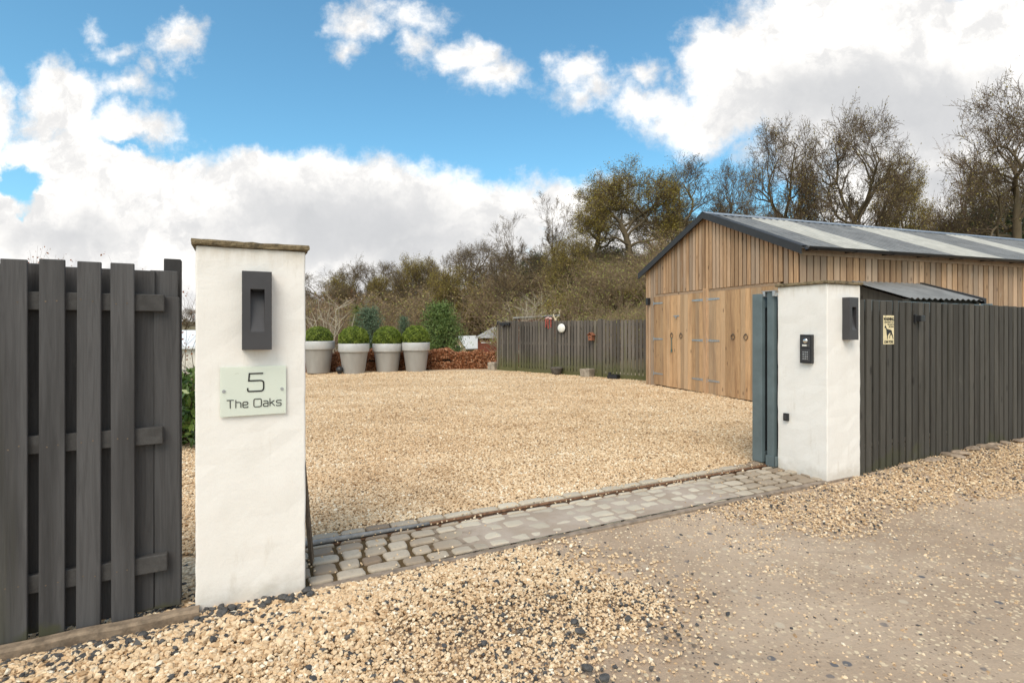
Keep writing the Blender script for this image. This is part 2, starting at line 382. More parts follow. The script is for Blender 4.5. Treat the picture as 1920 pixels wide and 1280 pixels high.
# barn frame
B0 = Vector((3.76, 14.9, 0)); BX = Vector((.327, -.945, 0)); BY = Vector((.945, .327, 0)); BA = math.atan2(-.945, .327)
BW, BL, BE, BR = 5.1, 15.0, 3.1, 4.2
def smooth(x, a, b):
    t = np.clip((x - a) / (b - a), 0, 1); return t * t * (3 - 2 * t)
def terrain(x, y):
    x = np.asarray(x, float); y = np.asarray(y, float)
    r = x + .25 * (y - 20)
    st = 24 + 22 * (1 - smooth(x, -6, 7))
    bank = 8.5 * smooth(y + .55 * x, st, st + 38) * smooth(x + .06 * y, -13, 12)
    bank = bank * (1 - .62 * smooth(x, 9, 22))
    valley = -2.2 * smooth(y, 21.5, 34) * (1 - smooth(x, -4, 9)) * (1 - smooth(y, 60, 120))
    rise = 5 * smooth(y, 110, 260)
    left = -.25 * smooth(-x, 4, 12) * smooth(y, 2, 8)
    w = .25 * np.sin(x * .23 + 1.3) * np.cos(y * .19) * smooth(np.hypot(x, y), 26, 40)
    lane = .12 * smooth(x, 6, 16) * (1 - smooth(y, 8, 12))
    return bank + valley + rise + left + w - .03 - .35 * (1 - smooth(y, 17, 24)) * (1 - smooth(np.hypot(x, y), 60, 120))

# ------------------------------------------------------------------ setting: ground, yard, lane
def mk_ground():
    m, t, b = newmat('leaf_litter_ground'); c = coords(t)
    n = noise(t, c, .25, 8, .65); n2 = noise(t, c, 6, 6, .7)
    colr = mixc(t, sstep(t, n, .35, .65), (.17, .12, .065), (.15, .13, .05))
    colr = mixc(t, sstep(t, n2, .45, .7), colr, (.25, .18, .10))
    L(t, colr, b.inputs['Base Color']); b.inputs['Roughness'].default_value = 1
    bump(t, b, n2, .8, .1); return m
def gravel_nodes(t, c, near=True):
    """voronoi stones; returns colour and height"""
    cols = [(0, (.30, .20, .12)), (.12, (.52, .37, .225)), (.45, (.70, .53, .34)), (.8, (.78, .62, .42)), (1, (.86, .75, .58))]
    out = None
    vo = N(t, 'ShaderNodeTexVoronoi', feature='F1'); vo.inputs['Scale'].default_value = 46; L(t, c, vo.inputs['Vector'])
    vc = N_sep(t, vo.outputs['Color'])
    d = vo.outputs['Distance']
    big = noise(t, c, .9, 6, .6)
    colr = ramp(t, M_(t, 'ADD', M_(t, 'MULTIPLY', vc, .8), M_(t, 'MULTIPLY', big, .2)), cols)
    gap = sstep(t, d, .42, .75)
    colr = mixc(t, M_(t, 'MULTIPLY', gap, .75), colr, (.24, .16, .09))
    h = M_(t, 'SUBTRACT', 1, M_(t, 'POWER', d, 2))
    return colr, h, big
def mk_yard():
    m, t, b = newmat('golden_gravel'); c = coords(t)
    colr, h, big = gravel_nodes(t, c)
    pat = sstep(t, noise(t, mapping(t, c, (.6, 1.2, 1)), 1.1, 5, .6), .50, .66)
    colr = mixc(t, M_(t, 'MULTIPLY', pat, .5), colr, (.40, .27, .16))
    deb = sstep(t, noise(t, c, 9, 5, .75), .68, .74)
    colr = mixc(t, M_(t, 'MULTIPLY', deb, .7), colr, (.13, .07, .035))
    L(t, colr, b.inputs['Base Color']); b.inputs['Roughness'].default_value = .9
    b1 = bump(t, b, big, .3, .08); bump(t, b, h, .8, .012, b1); return m
def mk_lane():
    m, t, b = newmat('compacted_lane'); c = coords(t)
    n = noise(t, c, .8, 7, .65); n2 = noise(t, c, 45, 5, .75); n3 = noise(t, mapping(t, c, (.8, 2.0, 1)), 1.1, 6, .6, .6); n4 = noise(t, c, 160, 3, .7)
    colr = mixc(t, sstep(t, n, .35, .65), (.39, .28, .19), (.51, .385, .275))
    colr = mixc(t, M_(t, 'MULTIPLY', sstep(t, n3, .53, .68), .5), colr, (.27, .205, .15))
    colr = mixc(t, M_(t, 'MULTIPLY', sstep(t, n2, .45, .75), .35), colr, (.25, .18, .125))
    colr = mixc(t, M_(t, 'MULTIPLY', sstep(t, n4, .5, .7), .25), colr, (.58, .48, .36))
    for sc, th, cc in ((27, .62, (.74, .60, .40)), (15, .94, (.13, .125, .13)), (42, .60, (.64, .49, .32)), (50, .70, (.20, .145, .10)), (11, .90, (.55, .45, .33))):
        vo = N(t, 'ShaderNodeTexVoronoi', feature='F1'); vo.inputs['Scale'].default_value = sc
        wv_ = N(t, 'ShaderNodeTexNoise'); wv_.inputs['Scale'].default_value = sc * 1.3; L(t, c, wv_.inputs['Vector'])
        L(t, mapping(t, wv_.outputs['Color'], (.02, .02, 0), c), vo.inputs['Vector'])
        st = M_(t, 'MULTIPLY', sstep(t, vo.outputs['Distance'], .26, .36, 1, 0), M_(t, 'GREATER_THAN', N_sep(t, vo.outputs['Color']), th))
        clus = sstep(t, noise(t, c, 1.3 + sc * .03, 4, .6), .36, .60, .3, 1.0)
        colr = mixc(t, M_(t, 'MULTIPLY', st, clus), colr, cc)
    L(t, colr, b.inputs['Base Color']); b.inputs['Roughness'].default_value = .9
    b1 = bump(t, b, n2, .6, .012); b2 = bump(t, b, n4, .4, .004, b1); bump(t, b, n3, .4, .05, b2); return m
MAT['ground'] = mk_ground(); MAT['yard'] = mk_yard(); MAT['lane'] = mk_lane()
def grid_mesh(name, xs, ys, zf, mat, keep=None):
    X, Y = np.meshgrid(xs, ys); Z = zf(X, Y); v = np.stack([X, Y, Z], -1).reshape(-1, 3)
    nx, ny = len(xs), len(ys); i, j = np.meshgrid(np.arange(nx - 1), np.arange(ny - 1)); a = (j * nx + i).ravel()
    f = np.stack([a, a + 1, a + 1 + nx, a + nx], 1)
    if keep is not None:
        c = v[f].mean(1); f = f[keep(c[:, 0], c[:, 1])]
    return np_mesh(name, v, f, np.zeros(len(f)), mat, smooth=True)
def spread(a, b, n, p=2.2):
    t = np.linspace(-1, 1, n); return (np.sign(t) * np.abs(t) ** p * (b - a) / 2 + (a + b) / 2)
tag(grid_mesh('ground', spread(-900, 900, 181), np.concatenate([np.linspace(-60, 0, 8), np.linspace(2, 140, 90), np.geomspace(145, 1500, 25)]), terrain, 'ground'), None, None, kind='structure')
def uv_of(x, y): return (x - P0.x) * U.x + (y - P0.y) * U.y, (x - P0.x) * V.x + (y - P0.y) * V.y
def yard_z(x, y):
    u, v = uv_of(x, y)
    return .012 * np.sin(x * 1.1 + .4) * np.cos(y * .8) + .006 * np.sin(x * 3.1) * np.sin(y * 2.7) - .25 * smooth(-x, 4.5, 12) * smooth(y, 5, 9) - .004
# yard and lane meshes in world coords, split along the line v = .80
def strip(name, ulist, vlist, zf, mat, lim=None):
    uu, vv = np.meshgrid(ulist, vlist); X = P0.x + U.x * uu + V.x * vv; Y = P0.y + U.y * uu + V.y * vv
    v = np.stack([X, Y, zf(X, Y)], -1).reshape(-1, 3); nx, ny = len(ulist), len(vlist)
    i, j = np.meshgrid(np.arange(nx - 1), np.arange(ny - 1)); a = (j * nx + i).ravel()
    f = np.stack([a, a + 1, a + 1 + nx, a + nx], 1)
    if lim is not None: c = v[f].mean(1); f = f[lim(c[:, 0], c[:, 1])]
    return np_mesh(name, v, f, np.zeros(len(f)), mat, smooth=True)
tag(strip('gravel_yard', np.arange(-8, 22, .25), np.arange(.28, 26, .25), yard_z, 'yard', lambda x, y: ((uv_of(x, y)[1] > .78) | (uv_of(x, y)[0] < -.2) | (uv_of(x, y)[0] > OP + .1)) & (y < 21.3) & (x > -9) & (y + .9 * x < 22)), None, None, kind='structure')
def lane_z(x, y):
    u, v = uv_of(x, y)
    return -.012 + .018 * np.sin(x * .9 + y * .5) * np.cos(y * 1.3 - x * .4) - .02 * smooth(-v, .0, .5) * smooth(u, .8, 1.6) * (1 - smooth(u, 4.2, 5)) + .05 * smooth(u, 5, 9)
tag(strip('lane', np.arange(-9, 24, .12), np.arange(-14, .30, .12), lane_z, 'lane'), None, None, kind='structure')

# ------------------------------------------------------------------ threshold of setts
def mk_sett():
    m, t, b = newmat('granite_setts'); c = coords(t); r = attr(t)
    n = noise(t, c, 30, 6, .7); n2 = noise(t, c, 5, 5)
    sx = N(t, 'ShaderNodeSeparateXYZ'); L(t, c, sx.inputs[0])
    colr = ramp(t, r, [(0, (.24, .175, .12)), (.5, (.36, .29, .215)), (1, (.48, .41, .32))])
    colr = mixc(t, M_(t, 'MULTIPLY', sstep(t, n, .5, .72), .4), colr, (.20, .165, .125))
    mid = M_(t, 'MULTIPLY', sstep(t, sx.outputs[0], .7, 1.5), sstep(t, sx.outputs[0], 3.6, 4.3, 1, 0))
    clean = mixc(t, r, (.52, .46, .36), (.62, .55, .43))
    colr = mixc(t, M_(t, 'MULTIPLY', mid, .75), colr, clean)
    L(t, colr, b.inputs['Base Color']); b.inputs['Roughness'].default_value = .8
    bump(t, b, n, .5, .006); return m
def mk_mortar():
    m, t, b = newmat('sett_joints'); c = coords(t)
    sx = N(t, 'ShaderNodeSeparateXYZ'); L(t, c, sx.inputs[0])
    n = noise(t, c, 14, 6, .7); n2 = noise(t, c, 2.5, 5)
    mid = M_(t, 'MULTIPLY', sstep(t, M_(t, 'ADD', sx.outputs[0], M_(t, 'MULTIPLY', M_(t, 'SUBTRACT', n, .5), .8)), .75, 1.3), sstep(t, sx.outputs[0], 3.6, 4.3, 1, 0))
    moss = mixc(t, n, (.045, .038, .008), (.13, .065, .022))
    dust = mixc(t, sstep(t, n2, .4, .6), (.37, .29, .22), (.44, .36, .29))
    dust = mixc(t, M_(t, 'MULTIPLY', sstep(t, n, .5, .7), .35), dust, (.29, .22, .165))
    L(t, mixc(t, mid, moss, dust), b.inputs['Base Color']); b.inputs['Roughness'].default_value = .95
    bump(t, b, n, .5, .01); return m
MAT['sett'] = mk_sett(); MAT['mortar'] = mk_mortar()
thr = bpy.data.objects.new('cobbled_threshold', None); COL.objects.link(thr); thr.location = P0; thr.rotation_euler = (0, 0, GA); thr['kind'] = 'structure'
mb = MB()
def sett(u0, u1, v0, v1, top):
    """worn stone with a rounded outline and domed top"""
    cx, cy = (u0 + u1) / 2, (v0 + v1) / 2; hx, hy = (u1 - u0) / 2, (v1 - v0) / 2
    ring = []; k = 28; ph = random.random() * 6
    for j in range(k):
        a = 2 * math.pi * j / k; ca, sa = math.cos(a), math.sin(a); q = 7.5
        r_ = (abs(ca) ** q + abs(sa) ** q) ** (-1 / q) * (1 + .035 * math.sin(3 * a + ph) + .03 * random.uniform(-1, 1))
        ring.append((r_ * ca * hx, r_ * sa * hy))
    vs = []; tl = (random.uniform(-.03, .03), random.uniform(-.05, .05))
    for s_, z in ((1.0, -.05), (1.0, top - .012), (.94, top - .004), (.80, top), (.4, top + .002)):
        vs += [(cx + x * s_, cy + y * s_, z + (tl[0] * x + tl[1] * y if z > 0 - .03 else 0)) for x, y in ring]
    fs = [(i * k + j, i * k + (j + 1) % k, (i + 1) * k + (j + 1) % k, (i + 1) * k + j) for i in range(4) for j in range(k)] + [tuple(4 * k + j for j in range(k))]
    mb.add(vs, fs)
rows = [(.055, .158), (.182, .298), (.325, .438), (.463, .570)]
for ri, (v0, v1) in enumerate(rows):
    u = -.06 + random.uniform(-.08, 0)
    while u < OP + .45:
        w = random.choice((.10, .12, .14, .17, .20)) if ri != 3 else random.choice((.14, .17, .2))
        g = random.uniform(.018, .034)
        sett(u, u + w, v0 + random.uniform(-.006, .006), v1 + random.uniform(-.008, .006), .016 + random.uniform(-.005, .005)); u += w + g
u = -.1
while u < OP + .35:
    w = random.uniform(.13, .2); sett(u, u + w, .592 + random.uniform(-.004, .006), .632, .013 + random.uniform(-.004, .003)); u += w + random.uniform(.015, .05)
u = -.1
while u < OP + .05:
    w = random.uniform(.17, .25); sett(u, u + w, .715 + random.uniform(-.004, .004), .80 + random.uniform(-.006, .006), .03 + random.uniform(-.005, .006)); u += w + random.uniform(.008, .02)
mb.build('setts', 'sett', thr, smooth=False)
us = np.arange(-.15, OP + .5, .025); vs_ = np.arange(.045, .86, .025)
uu, vv = np.meshgrid(us, vs_)
def fbm2(x, y, s):
    o = 0
    for k, (a, f) in enumerate(((1, 1), (.5, 2.1), (.25, 4.3), (.15, 9))):
        o = o + a * np.sin(x * s * f * 1.3 + s + 2.1 * np.sin(y * s * f * .9 + k)) * np.cos(y * s * f * 1.1 + 1.7 * np.sin(x * s * f * .7 + k * 2))
    return o / 1.9
midm = smooth(uu, .5, 1.3) * (1 - smooth(uu, 3.5, 4.4))
midm = midm * (1 - .75 * smooth(vv, .45, .62))
zz = -.004 + .0035 * fbm2(uu, vv, 11) + midm * (.0205 + .0045 * fbm2(uu, vv, 3.7)) - .012 * smooth(vv, .63, .65) * (1 - smooth(vv, .705, .72))
vv3 = np.stack([uu, vv, zz], -1).reshape(-1, 3); nx = len(us); ny = len(vs_)
i, j = np.meshgrid(np.arange(nx - 1), np.arange(ny - 1)); a = (j * nx + i).ravel()
np_mesh('joints', vv3, np.stack([a, a + 1, a + 1 + nx, a + nx], 1), np.zeros(len(a)), 'mortar', parent=thr, smooth=True)
mb = MB(); u = -.12
while u < OP + .42:
    mb.box(u, min(u + .9, OP + .45), -.005 + random.uniform(-.004, .004), .05, -.10, .006 + random.uniform(-.003, .002)); u += .902
MAT['kerb'] = simple('concrete_kerb', (.27, .21, .16), .95, 0, .3, 12, .6, 70, .006)
mb.build('edge_kerb', 'kerb', thr, bevel=.006)

rail = root('gate_rail', G(0, .675), GA, 'long rusty steel rail for the sliding gate set in the cobbled strip', 'rail')
pts = [(x, .004 * math.sin(x * 1.3), .014) for x in np.linspace(.75, OP + 5.0, 24)]
MB().tube(pts, .013, 10).build('rusty_rail', 'rust', rail, smooth=True)
MB().tube([(-.5, 0, .02), (.3, .0, .02), (.98, 0, .016)], [.019, .019, .013], 10).build('rail_pipe', 'pipe', rail, smooth=True)
mb = MB(); mb.box(-.5, OP, .024, .028, -.01, .008); mb.box(-.5, OP, -.030, -.026, -.01, .006); mb.build('rail_channel', 'rust', rail)

# ------------------------------------------------------------------ pillars
def pillar(u0, label):
    p = root('gate_pillar', G(u0, 0), GA, label, 'pillar', 'white gate pillars')
    mb = MB(); n = 26
    # subdivided faces, slightly uneven
    vs = []; fs = []; m_ = 5
    prof = []
    for k in range(4):
        cx = [(0, 0), (PW, 0), (PW, PW), (0, PW)]; a, b = cx[k], cx[(k + 1) % 4]
        for q in range(m_): prof.append((a[0] + (b[0] - a[0]) * q / m_, a[1] + (b[1] - a[1]) * q / m_))
    K = len(prof)
    for i in range(n + 1):
        z = -.08 + (PH + .08) * i / n
        for (x, y) in prof: vs.append((x + random.uniform(-.0022, .0022), y + random.uniform(-.0022, .0022), z))
    for i in range(n):
        for j in range(K): fs.append((i * K + j, i * K + (j + 1) % K, (i + 1) * K + (j + 1) % K, (i + 1) * K + j))
    fs.append(tuple(n * K + j for j in range(K)))
    mb.add(vs, fs); o = mb.build('shaft', 'render', p, bevel=.010, seg=3)
    mb = MB(); e = .02; K2 = 14
    ring = []
    c4 = [(-e, -e), (PW + e, -e), (PW + e, PW + e), (-e, PW + e)]
    for k in range(4):
        a, b = c4[k], c4[(k + 1) % 4]
        for q in range(K2): ring.append((a[0] + (b[0] - a[0]) * q / K2, a[1] + (b[1] - a[1]) * q / K2))
    vs = []; K = len(ring)
    for s_, z in ((.985, PH + .001), (1.0, PH + .008), (1.0, PH + .024), (.985, PH + .032)):
        for (x, y) in ring:
            x2 = PW / 2 + (x - PW / 2) * s_; y2 = PW / 2 + (y - PW / 2) * s_
            vs.append((x2 + random.uniform(-.004, .003), y2 + random.uniform(-.004, .003), z + random.uniform(-.002, .003)))
    fs = [(i * K + j, i * K + (j + 1) % K, (i + 1) * K + (j + 1) % K, (i + 1) * K + j) for i in range(3) for j in range(K)]
    fs += [tuple(3 * K + j for j in range(K)), tuple(range(K))[::-1]]
    mb.add(vs, fs); mb.build('capstone', 'capstone', p)
    return p
pillar(-PW, 'white rendered gate pillar with the glass house sign on its front')
pillar(OP, 'white rendered gate pillar with the door entry keypad on its side')

def wall_light(loc, rz, label):
    """local: x across, -y out of wall; recess deep at the top, flush at the bottom"""
    p = root('wall_light', loc, rz, label, 'wall light', 'dark box lights on the gate pillars')
    w, h, d = .15, .435, .078; a, b = .042, .113; z0, z1 = .10, .335
    mb = MB(); y = -d
    V8 = [(0, y, 0), (w, y, 0), (w, y, h), (0, y, h), (a, y, z0), (b, y, z0), (b, y, z1), (a, y, z1)]
    rec = [(a, y + .070, z1), (b, y + .070, z1)]
    back = [(0, 0, 0), (w, 0, 0), (w, 0, h), (0, 0, h)]
    vs = V8 + rec + back
    fs = [(0, 1, 5, 4), (1, 2, 6, 5), (2, 3, 7, 6), (3, 0, 4, 7),          # face ring
          (4, 5, 9, 8), (7, 8, 9, 6), (4, 8, 7), (5, 6, 9),                # recess
          (0, 10, 11, 1), (1, 11, 12, 2), (2, 12, 13, 3), (3, 13, 10, 0), (10, 13, 12, 11)]
    mb.add(vs, fs); mb.build('housing', 'anthracite', p, bevel=.0015, seg=1)
    mb = MB(); mb.box(a + .012, b - .012, y + .03, y + .07, z1 - .006, z1 - .001); mb.build('light_panel', 'black', p)  # panel coloured black to stand in for shade at the recess top
    return p
wall_light(G(-.335, 0, 1.43), GA, 'charcoal box wall light with a tapered slot above the glass house sign')
wall_light(G(OP + .245, 0, 1.43), GA, 'charcoal box wall light on the road face of the pillar with the keypad')

# house sign
sg = root('house_sign', G(-.442, -.004, 1.06), GA, 'frosted green glass sign reading 5 The Oaks on the white pillar', 'sign')
SW, SH = .335, .275
MB().box(0, SW, -.012, -.006, 0, SH).build('glass_plate', 'plate', sg, bevel=.001, seg=1)
for x in (.018, SW - .022):
    mb = MB(); mb.tube([(x, .004, .142), (x, -.016, .142)], .009, 14); mb.build('fixing', 'galv', sg)
def rounded(pts, r, closed=False):
    out = []; n = len(pts)
    for i, p in enumerate(pts):
        if not closed and i in (0, n - 1): out.append(p); continue
        a, b = pts[i - 1], pts[(i + 1) % n]
        da = (a[0] - p[0], a[1] - p[1]); db = (b[0] - p[0], b[1] - p[1]); la, lb = math.hypot(*da), math.hypot(*db)
        rr = min(r, la * .5, lb * .5)
        s_ = (p[0] + da[0] / la * rr, p[1] + da[1] / la * rr); e_ = (p[0] + db[0] / lb * rr, p[1] + db[1] / lb * rr)
        for k in range(6):
            t = k / 5; out.append(((1 - t) ** 2 * s_[0] + 2 * t * (1 - t) * p[0] + t * t * e_[0], (1 - t) ** 2 * s_[1] + 2 * t * (1 - t) * p[1] + t * t * e_[1]))
    return out
def stroke(mb, pts, wd, y, closed=False):
    n = len(pts); Lp = []; Rp = []
    for i in range(n):
        a = pts[i - 1] if (closed or i > 0) else pts[i]; b = pts[(i + 1) % n] if (closed or i < n - 1) else pts[i]
        d0 = (pts[i][0] - a[0], pts[i][1] - a[1]); d1 = (b[0] - pts[i][0], b[1] - pts[i][1])
        d0 = d1 if math.hypot(*d0) < 1e-9 else d0; d1 = d0 if math.hypot(*d1) < 1e-9 else d1
        l0, l1 = math.hypot(*d0), math.hypot(*d1); nx_, ny_ = -(d0[1] / l0 + d1[1] / l1), (d0[0] / l0 + d1[0] / l1); ln = math.hypot(nx_, ny_)
        k = wd / 2 / max(.5, ln / 2) / ln
        Lp.append((pts[i][0] + nx_ * k, y, pts[i][1] + ny_ * k)); Rp.append((pts[i][0] - nx_ * k, y, pts[i][1] - ny_ * k))
    m_ = n if closed else n - 1
    fs = [(i, n + i, n + (i + 1) % n, (i + 1) % n) for i in range(m_)]
    # front sheet and 1.2 mm sides
    vs = Lp + Rp; vs2 = [(x, y + .0012, z) for x, _, z in vs]; o = len(vs)
    fs += [(i, (i + 1) % n, o + (i + 1) % n, o + i) for i in range(m_)] + [(n + i, o + n + i, o + n + (i + 1) % n, n + (i + 1) % n) for i in range(m_)]
    mb.add(vs + vs2, fs)
GL = {'T': ([[(0, 1.2), (.95, 1.2)], [(.475, 1.2), (.475, 0)]], .95), 'h': ([[(0, 1.2), (0, 0)], [(0, .84), (.68, .84), (.68, 0)]], .68),
      'e': ([[(.68, .16), (.68, 0), (0, 0), (0, .84), (.68, .84), (.68, .42), (.0, .42)]], .68), 'O': ([[(0, 0), (1.05, 0), (1.05, 1.2), (0, 1.2), None]], 1.05),
      'a': ([[(.03, .84), (.66, .84), (.66, 0)], [(.66, .46), (0, .46), (0, 0), (.66, 0)]], .66), 'k': ([[(0, 1.2), (0, 0)], [(.62, .84), (.04, .44)], [(.2, .54), (.68, 0)]], .66),
      's': ([[(.66, .70), (.66, .84), (0, .84), (0, .43), (.66, .43), (.66, 0), (0, 0), (0, .15)]], .66),
      '5': ([[(.95, 1.2), (.10, 1.2)], [(.11, 1.25), (.06, .67)], [(.06, .72), (.98, .72), (.98, 0), (0, 0), (0, .24)]], .98)}
def write(mb, txt, x, z, s, wd, y):
    for ch in txt:
        if ch == ' ': x += .55 * s; continue
        st, w = GL[ch]
        for p in st:
            cl = p[-1] is None; p = [q for q in p if q is not None]
            r_ = .26 if ch != '5' else .22
            pp = rounded([(x + a * s, z + b * s) for a, b in p], r_ * s, cl) if len(p) > 2 and ch != 'T' else [(x + a * s, z + b * s) for a, b in p]
            stroke(mb, pp, wd, y, cl)
        x += (w + .27) * s
mb = MB(); write(mb, '5', .136, .135, .083, .0076, -.0145); mb.build('house_number', 'ink', sg)
mb = MB(); write(mb, 'The', .032, .047, .0368, .0045, -.0145); mb.build('house_name', 'ink', sg)
mb = MB(); write(mb, 'Oaks', .032 + .0368 * (.95 + .68 + .68 + .27 * 3 + .55), .047, .0368, .0045, -.0145); mb.build('house_name', 'ink', sg)

# intercom on the left face of the right pillar (face x = OP, normal -u). local x runs along -v
def side_root(name, d, z, label, cat): return root(name, G(OP, d, z), GA - R(90), label, cat)
ic = side_root('door_entry_panel', .268, 1.185, 'black door entry panel with camera dome and number keypad on the white pillar', 'intercom')
w, h, d = .128, .298, .042
MB().box(0, w, -d, 0, 0, h).build('housing', 'black', ic, bevel=.003)
mb = MB(); mb.box(.014, w - .014, -d - .003, -d, .165, h - .022); mb.box(.014, w - .014, -d - .003, -d, .022, .15)
mb.build('face_plates', 'anthracite', ic, bevel=.001, seg=1)
mb = MB(); prof = [(.0265 * math.cos(a), .016 * math.sin(a)) for a in np.linspace(0, math.pi / 2, 8)]
mb.lathe(prof, 20); o = mb.build('camera_dome', 'chrome', ic, smooth=True); o.location = (w / 2, -d - .003, h - .065); o.rotation_euler = (R(90), 0, 0)
MB().box(.03, .078, -d - .006, -d - .003, .178, .194).build('name_plate', 'white', ic)
mb = MB(); mb.tube([(.096, -d - .003, .186), (.096, -d - .008, .186)], .006, 12); mb.build('call_button', 'chrome', ic)
mb = MB()
for r_ in range(4):
    for c_ in range(3): mb.box(.034 + c_ * .022, .047 + c_ * .022, -d - .007, -d - .003, .040 + r_ * .023, .053 + r_ * .023)
mb.build('keypad', 'galv', ic, bevel=.002, seg=1)
pc = side_root('safety_sensor', .472, .548, 'small black photocell sensor low on the white pillar', 'sensor')
MB().box(0, .055, -.03, 0, 0, .082).build('housing', 'black', pc, bevel=.004)
MB().box(.012, .043, -.033, -.03, .018, .064).build('lens', 'anthracite', pc, bevel=.003)

# ------------------------------------------------------------------ sliding gate (open, run back behind the fence)
gt = root('sliding_gate', G(OP - .07, .56), GA, 'blue grey sliding driveway gate standing open beside the keypad pillar', 'gate')
mb = MB(); mb.box(0, .06, .145, .27, .045, 1.935); mb.build('end_stile', 'gatepaint', gt, bevel=.004)
mb = MB(); mb.box(.06, 5.3, .15, .20, .06, .16); mb.box(.06, 5.3, .15, .20, 1.78, 1.9); mb.box(5.3, 5.38, .145, .27, .045, 1.935); mb.build('frame', 'gatepaint', gt, bevel=.004)
mb = MB(); x = .07
while x < 5.2: mb.box(x, x + .11, .205, .228, .08, 1.92); x += .125
mb.build('boards', 'gatepaint', gt, bevel=.003)
MB().box(.10, 5.2, .151, .19, .17, 1.77).build('backing', 'gatedark', gt)
for x in (.12, 4.9): mb = MB(); mb.tube([(x, .118, .05), (x, .142, .05)], .05, 20); mb.build('wheel', 'rust', gt)
gp = root('gate_guide_post', G(OP - .035, .56), GA, 'slim grey green steel guide post between the gate and the keypad pillar', 'post')
MB().box(0, .07, .028, .105, .0, 1.955).build('post', 'gatepaint', gp, bevel=.004)
mb = MB(); mb.box(-.012, .0, .0, .115, .02, .135); mb.box(-.012, .05, .0, .012, .02, .135); mb.build('foot_bracket', 'gatepaint', gp, bevel=.003)
mb = MB(); mb.box(-.02, .06, -.01, .165, 1.957, 1.965); mb.build('top_bracket', 'galv', gp, bevel=.001)
for y in (.118, -.002): mb = MB(); mb.box(-.022, .03, y, y + .028, 1.90, 1.956); mb.build('guide_roller', 'galv', gp, bevel=.004)

bar = root('leaning_bar', G(0, .4), GA, 'rusty flat iron bar leaning against the pillar with the house sign', 'bar')
a = Vector(G(.03, .48, .70)) ; b_ = Vector((-1.325, 3.53, .0))
iv = (Matrix.Translation(G(0, .4)) @ Matrix.Rotation(GA, 4, 'Z')).inverted()
a = iv @ a; b_ = iv @ b_; dd = (a - b_); q = dd.to_track_quat('Z', 'Y').to_matrix().to_4x4(); q.translation = b_
mb = MB(); mb.box(-.018, .018, -.004, .004, 0, dd.length, M=q); mb.box(.010, .018, .004, .034, 0, dd.length, M=q); mb.build('angle_iron', 'iron', bar, bevel=.001, seg=1)

# ------------------------------------------------------------------ left fence (near)
lf = root('slatted_fence', G(-PW - 2.6, 0), GA, 'charcoal hit and miss slatted fence left of the pillar with the house sign', 'fence')
def jbox(mb, x0, x1, y0, y1, z0, z1, j=.004, lean=.006):
    dx_ = random.uniform(-lean, lean); vs = [(x, y, z) for z in (z0, z1) for y in (y0, y1) for x in (x0, x1)]
    vs = [(x + (dx_ if z > z0 else 0) + random.uniform(-j, j) * .4, y + (random.uniform(-.003, .003)), z) for x, y, z in vs]
    mb.add(vs, [(0, 2, 3, 1), (4, 5, 7, 6), (0, 1, 5, 4), (2, 6, 7, 3), (0, 4, 6, 2), (1, 3, 7, 5)])
mf = MB(); mr = MB(); x = 2.6 - .325
k = 0
# front boards: px centres 233,171,105,35 ... measured from the pillar side
for k in range(15):
    c = 2.6 - .325 - k * .1445 + (random.uniform(-.004, .004) if k > 3 else 0)
    jbox(mf, c - .05, c + .05, .030, .050, .02 + random.uniform(-.005, .015), 1.885 + random.uniform(-.006, .008))
for k in range(15):
    c = 2.6 - .255 - k * .1445; jbox(mr, c - .055, c + .055, .096, .116, .03, 1.865 + random.uniform(-.008, .008))
jbox(mr, 2.6 - .225, 2.6 - .096, .118, .138, .03, 1.865)
jbox(mr, 2.6 - .195, 2.6 - .075, .090, .114, .03, 1.72)
for k in range(15):
    c = 2.6 - .325 - k * .1445
    for z in (1.685, .975, .29):
        for q in (-.024, .022):
            nx0 = c + q + random.uniform(-.006, .006); nz0 = z + random.uniform(-.012, .012)
            mf.add([(nx0 + .004 * math.cos(t), .0285, nz0 + .004 * math.sin(t)) for t in np.arange(8) * math.pi / 4], [tuple(range(8))], .5, 1)
mf.build('front_slats', ['fence_near', 'iron'], lf, bevel=.003, seg=1); mr.build('rear_slats', 'fence_near', lf, bevel=.003, seg=1)
MATR = wood('charcoal_rail_wood', (.078, .074, .072), (.04, .037, .035), .4, None, vary=.2, wear=(.2, .18, .15), stretch=1.0)
for z0, z1, e in ((1.64, 1.73, -.148), (.93, 1.02, -.155), (.245, .335, -.135)):
    mb = MB(); jbox(mb, .1, 2.6 + e, .052, .094, z0, z1, .003, 0); mb.build('rail', MATR, lf, bevel=.004)
mb = MB(); mb.box(2.6 - .165, 2.6 - .083, .19, .265, -.1, 1.94); mb.build('post', 'fence_near', lf, bevel=.005)
mb = MB(); mb.box(.3, .4, .12, .22, -.1, 1.80); mb.build('post', 'fence_near', lf, bevel=.005)
ed = root('timber_edging', G(-PW - 2.6, -.03), GA, 'worn brown timber edging board in the gravel below the slatted fence', 'edging')
mb = MB(); pts = []
xs = np.linspace(0, 2.62, 30)
vs = []
for x in xs:
    r1 = random.uniform(-.004, .004)
    vs += [(x, -.035 + r1, -.06), (x, -.033 + r1, .040 + r1), (x, -.022 + r1, .052 + r1), (x, .03 + r1, .050 + r1 * .5), (x, .04, -.06)]
fs = [(i * 5 + j, i * 5 + (j + 1) % 5, (i + 1) * 5 + (j + 1) % 5, (i + 1) * 5 + j) for i in range(29) for j in range(5)] + [tuple(range(5))[::-1], tuple(29 * 5 + j for j in range(5))]
mb.add(vs, fs); mb.build('board', 'edging', ed)

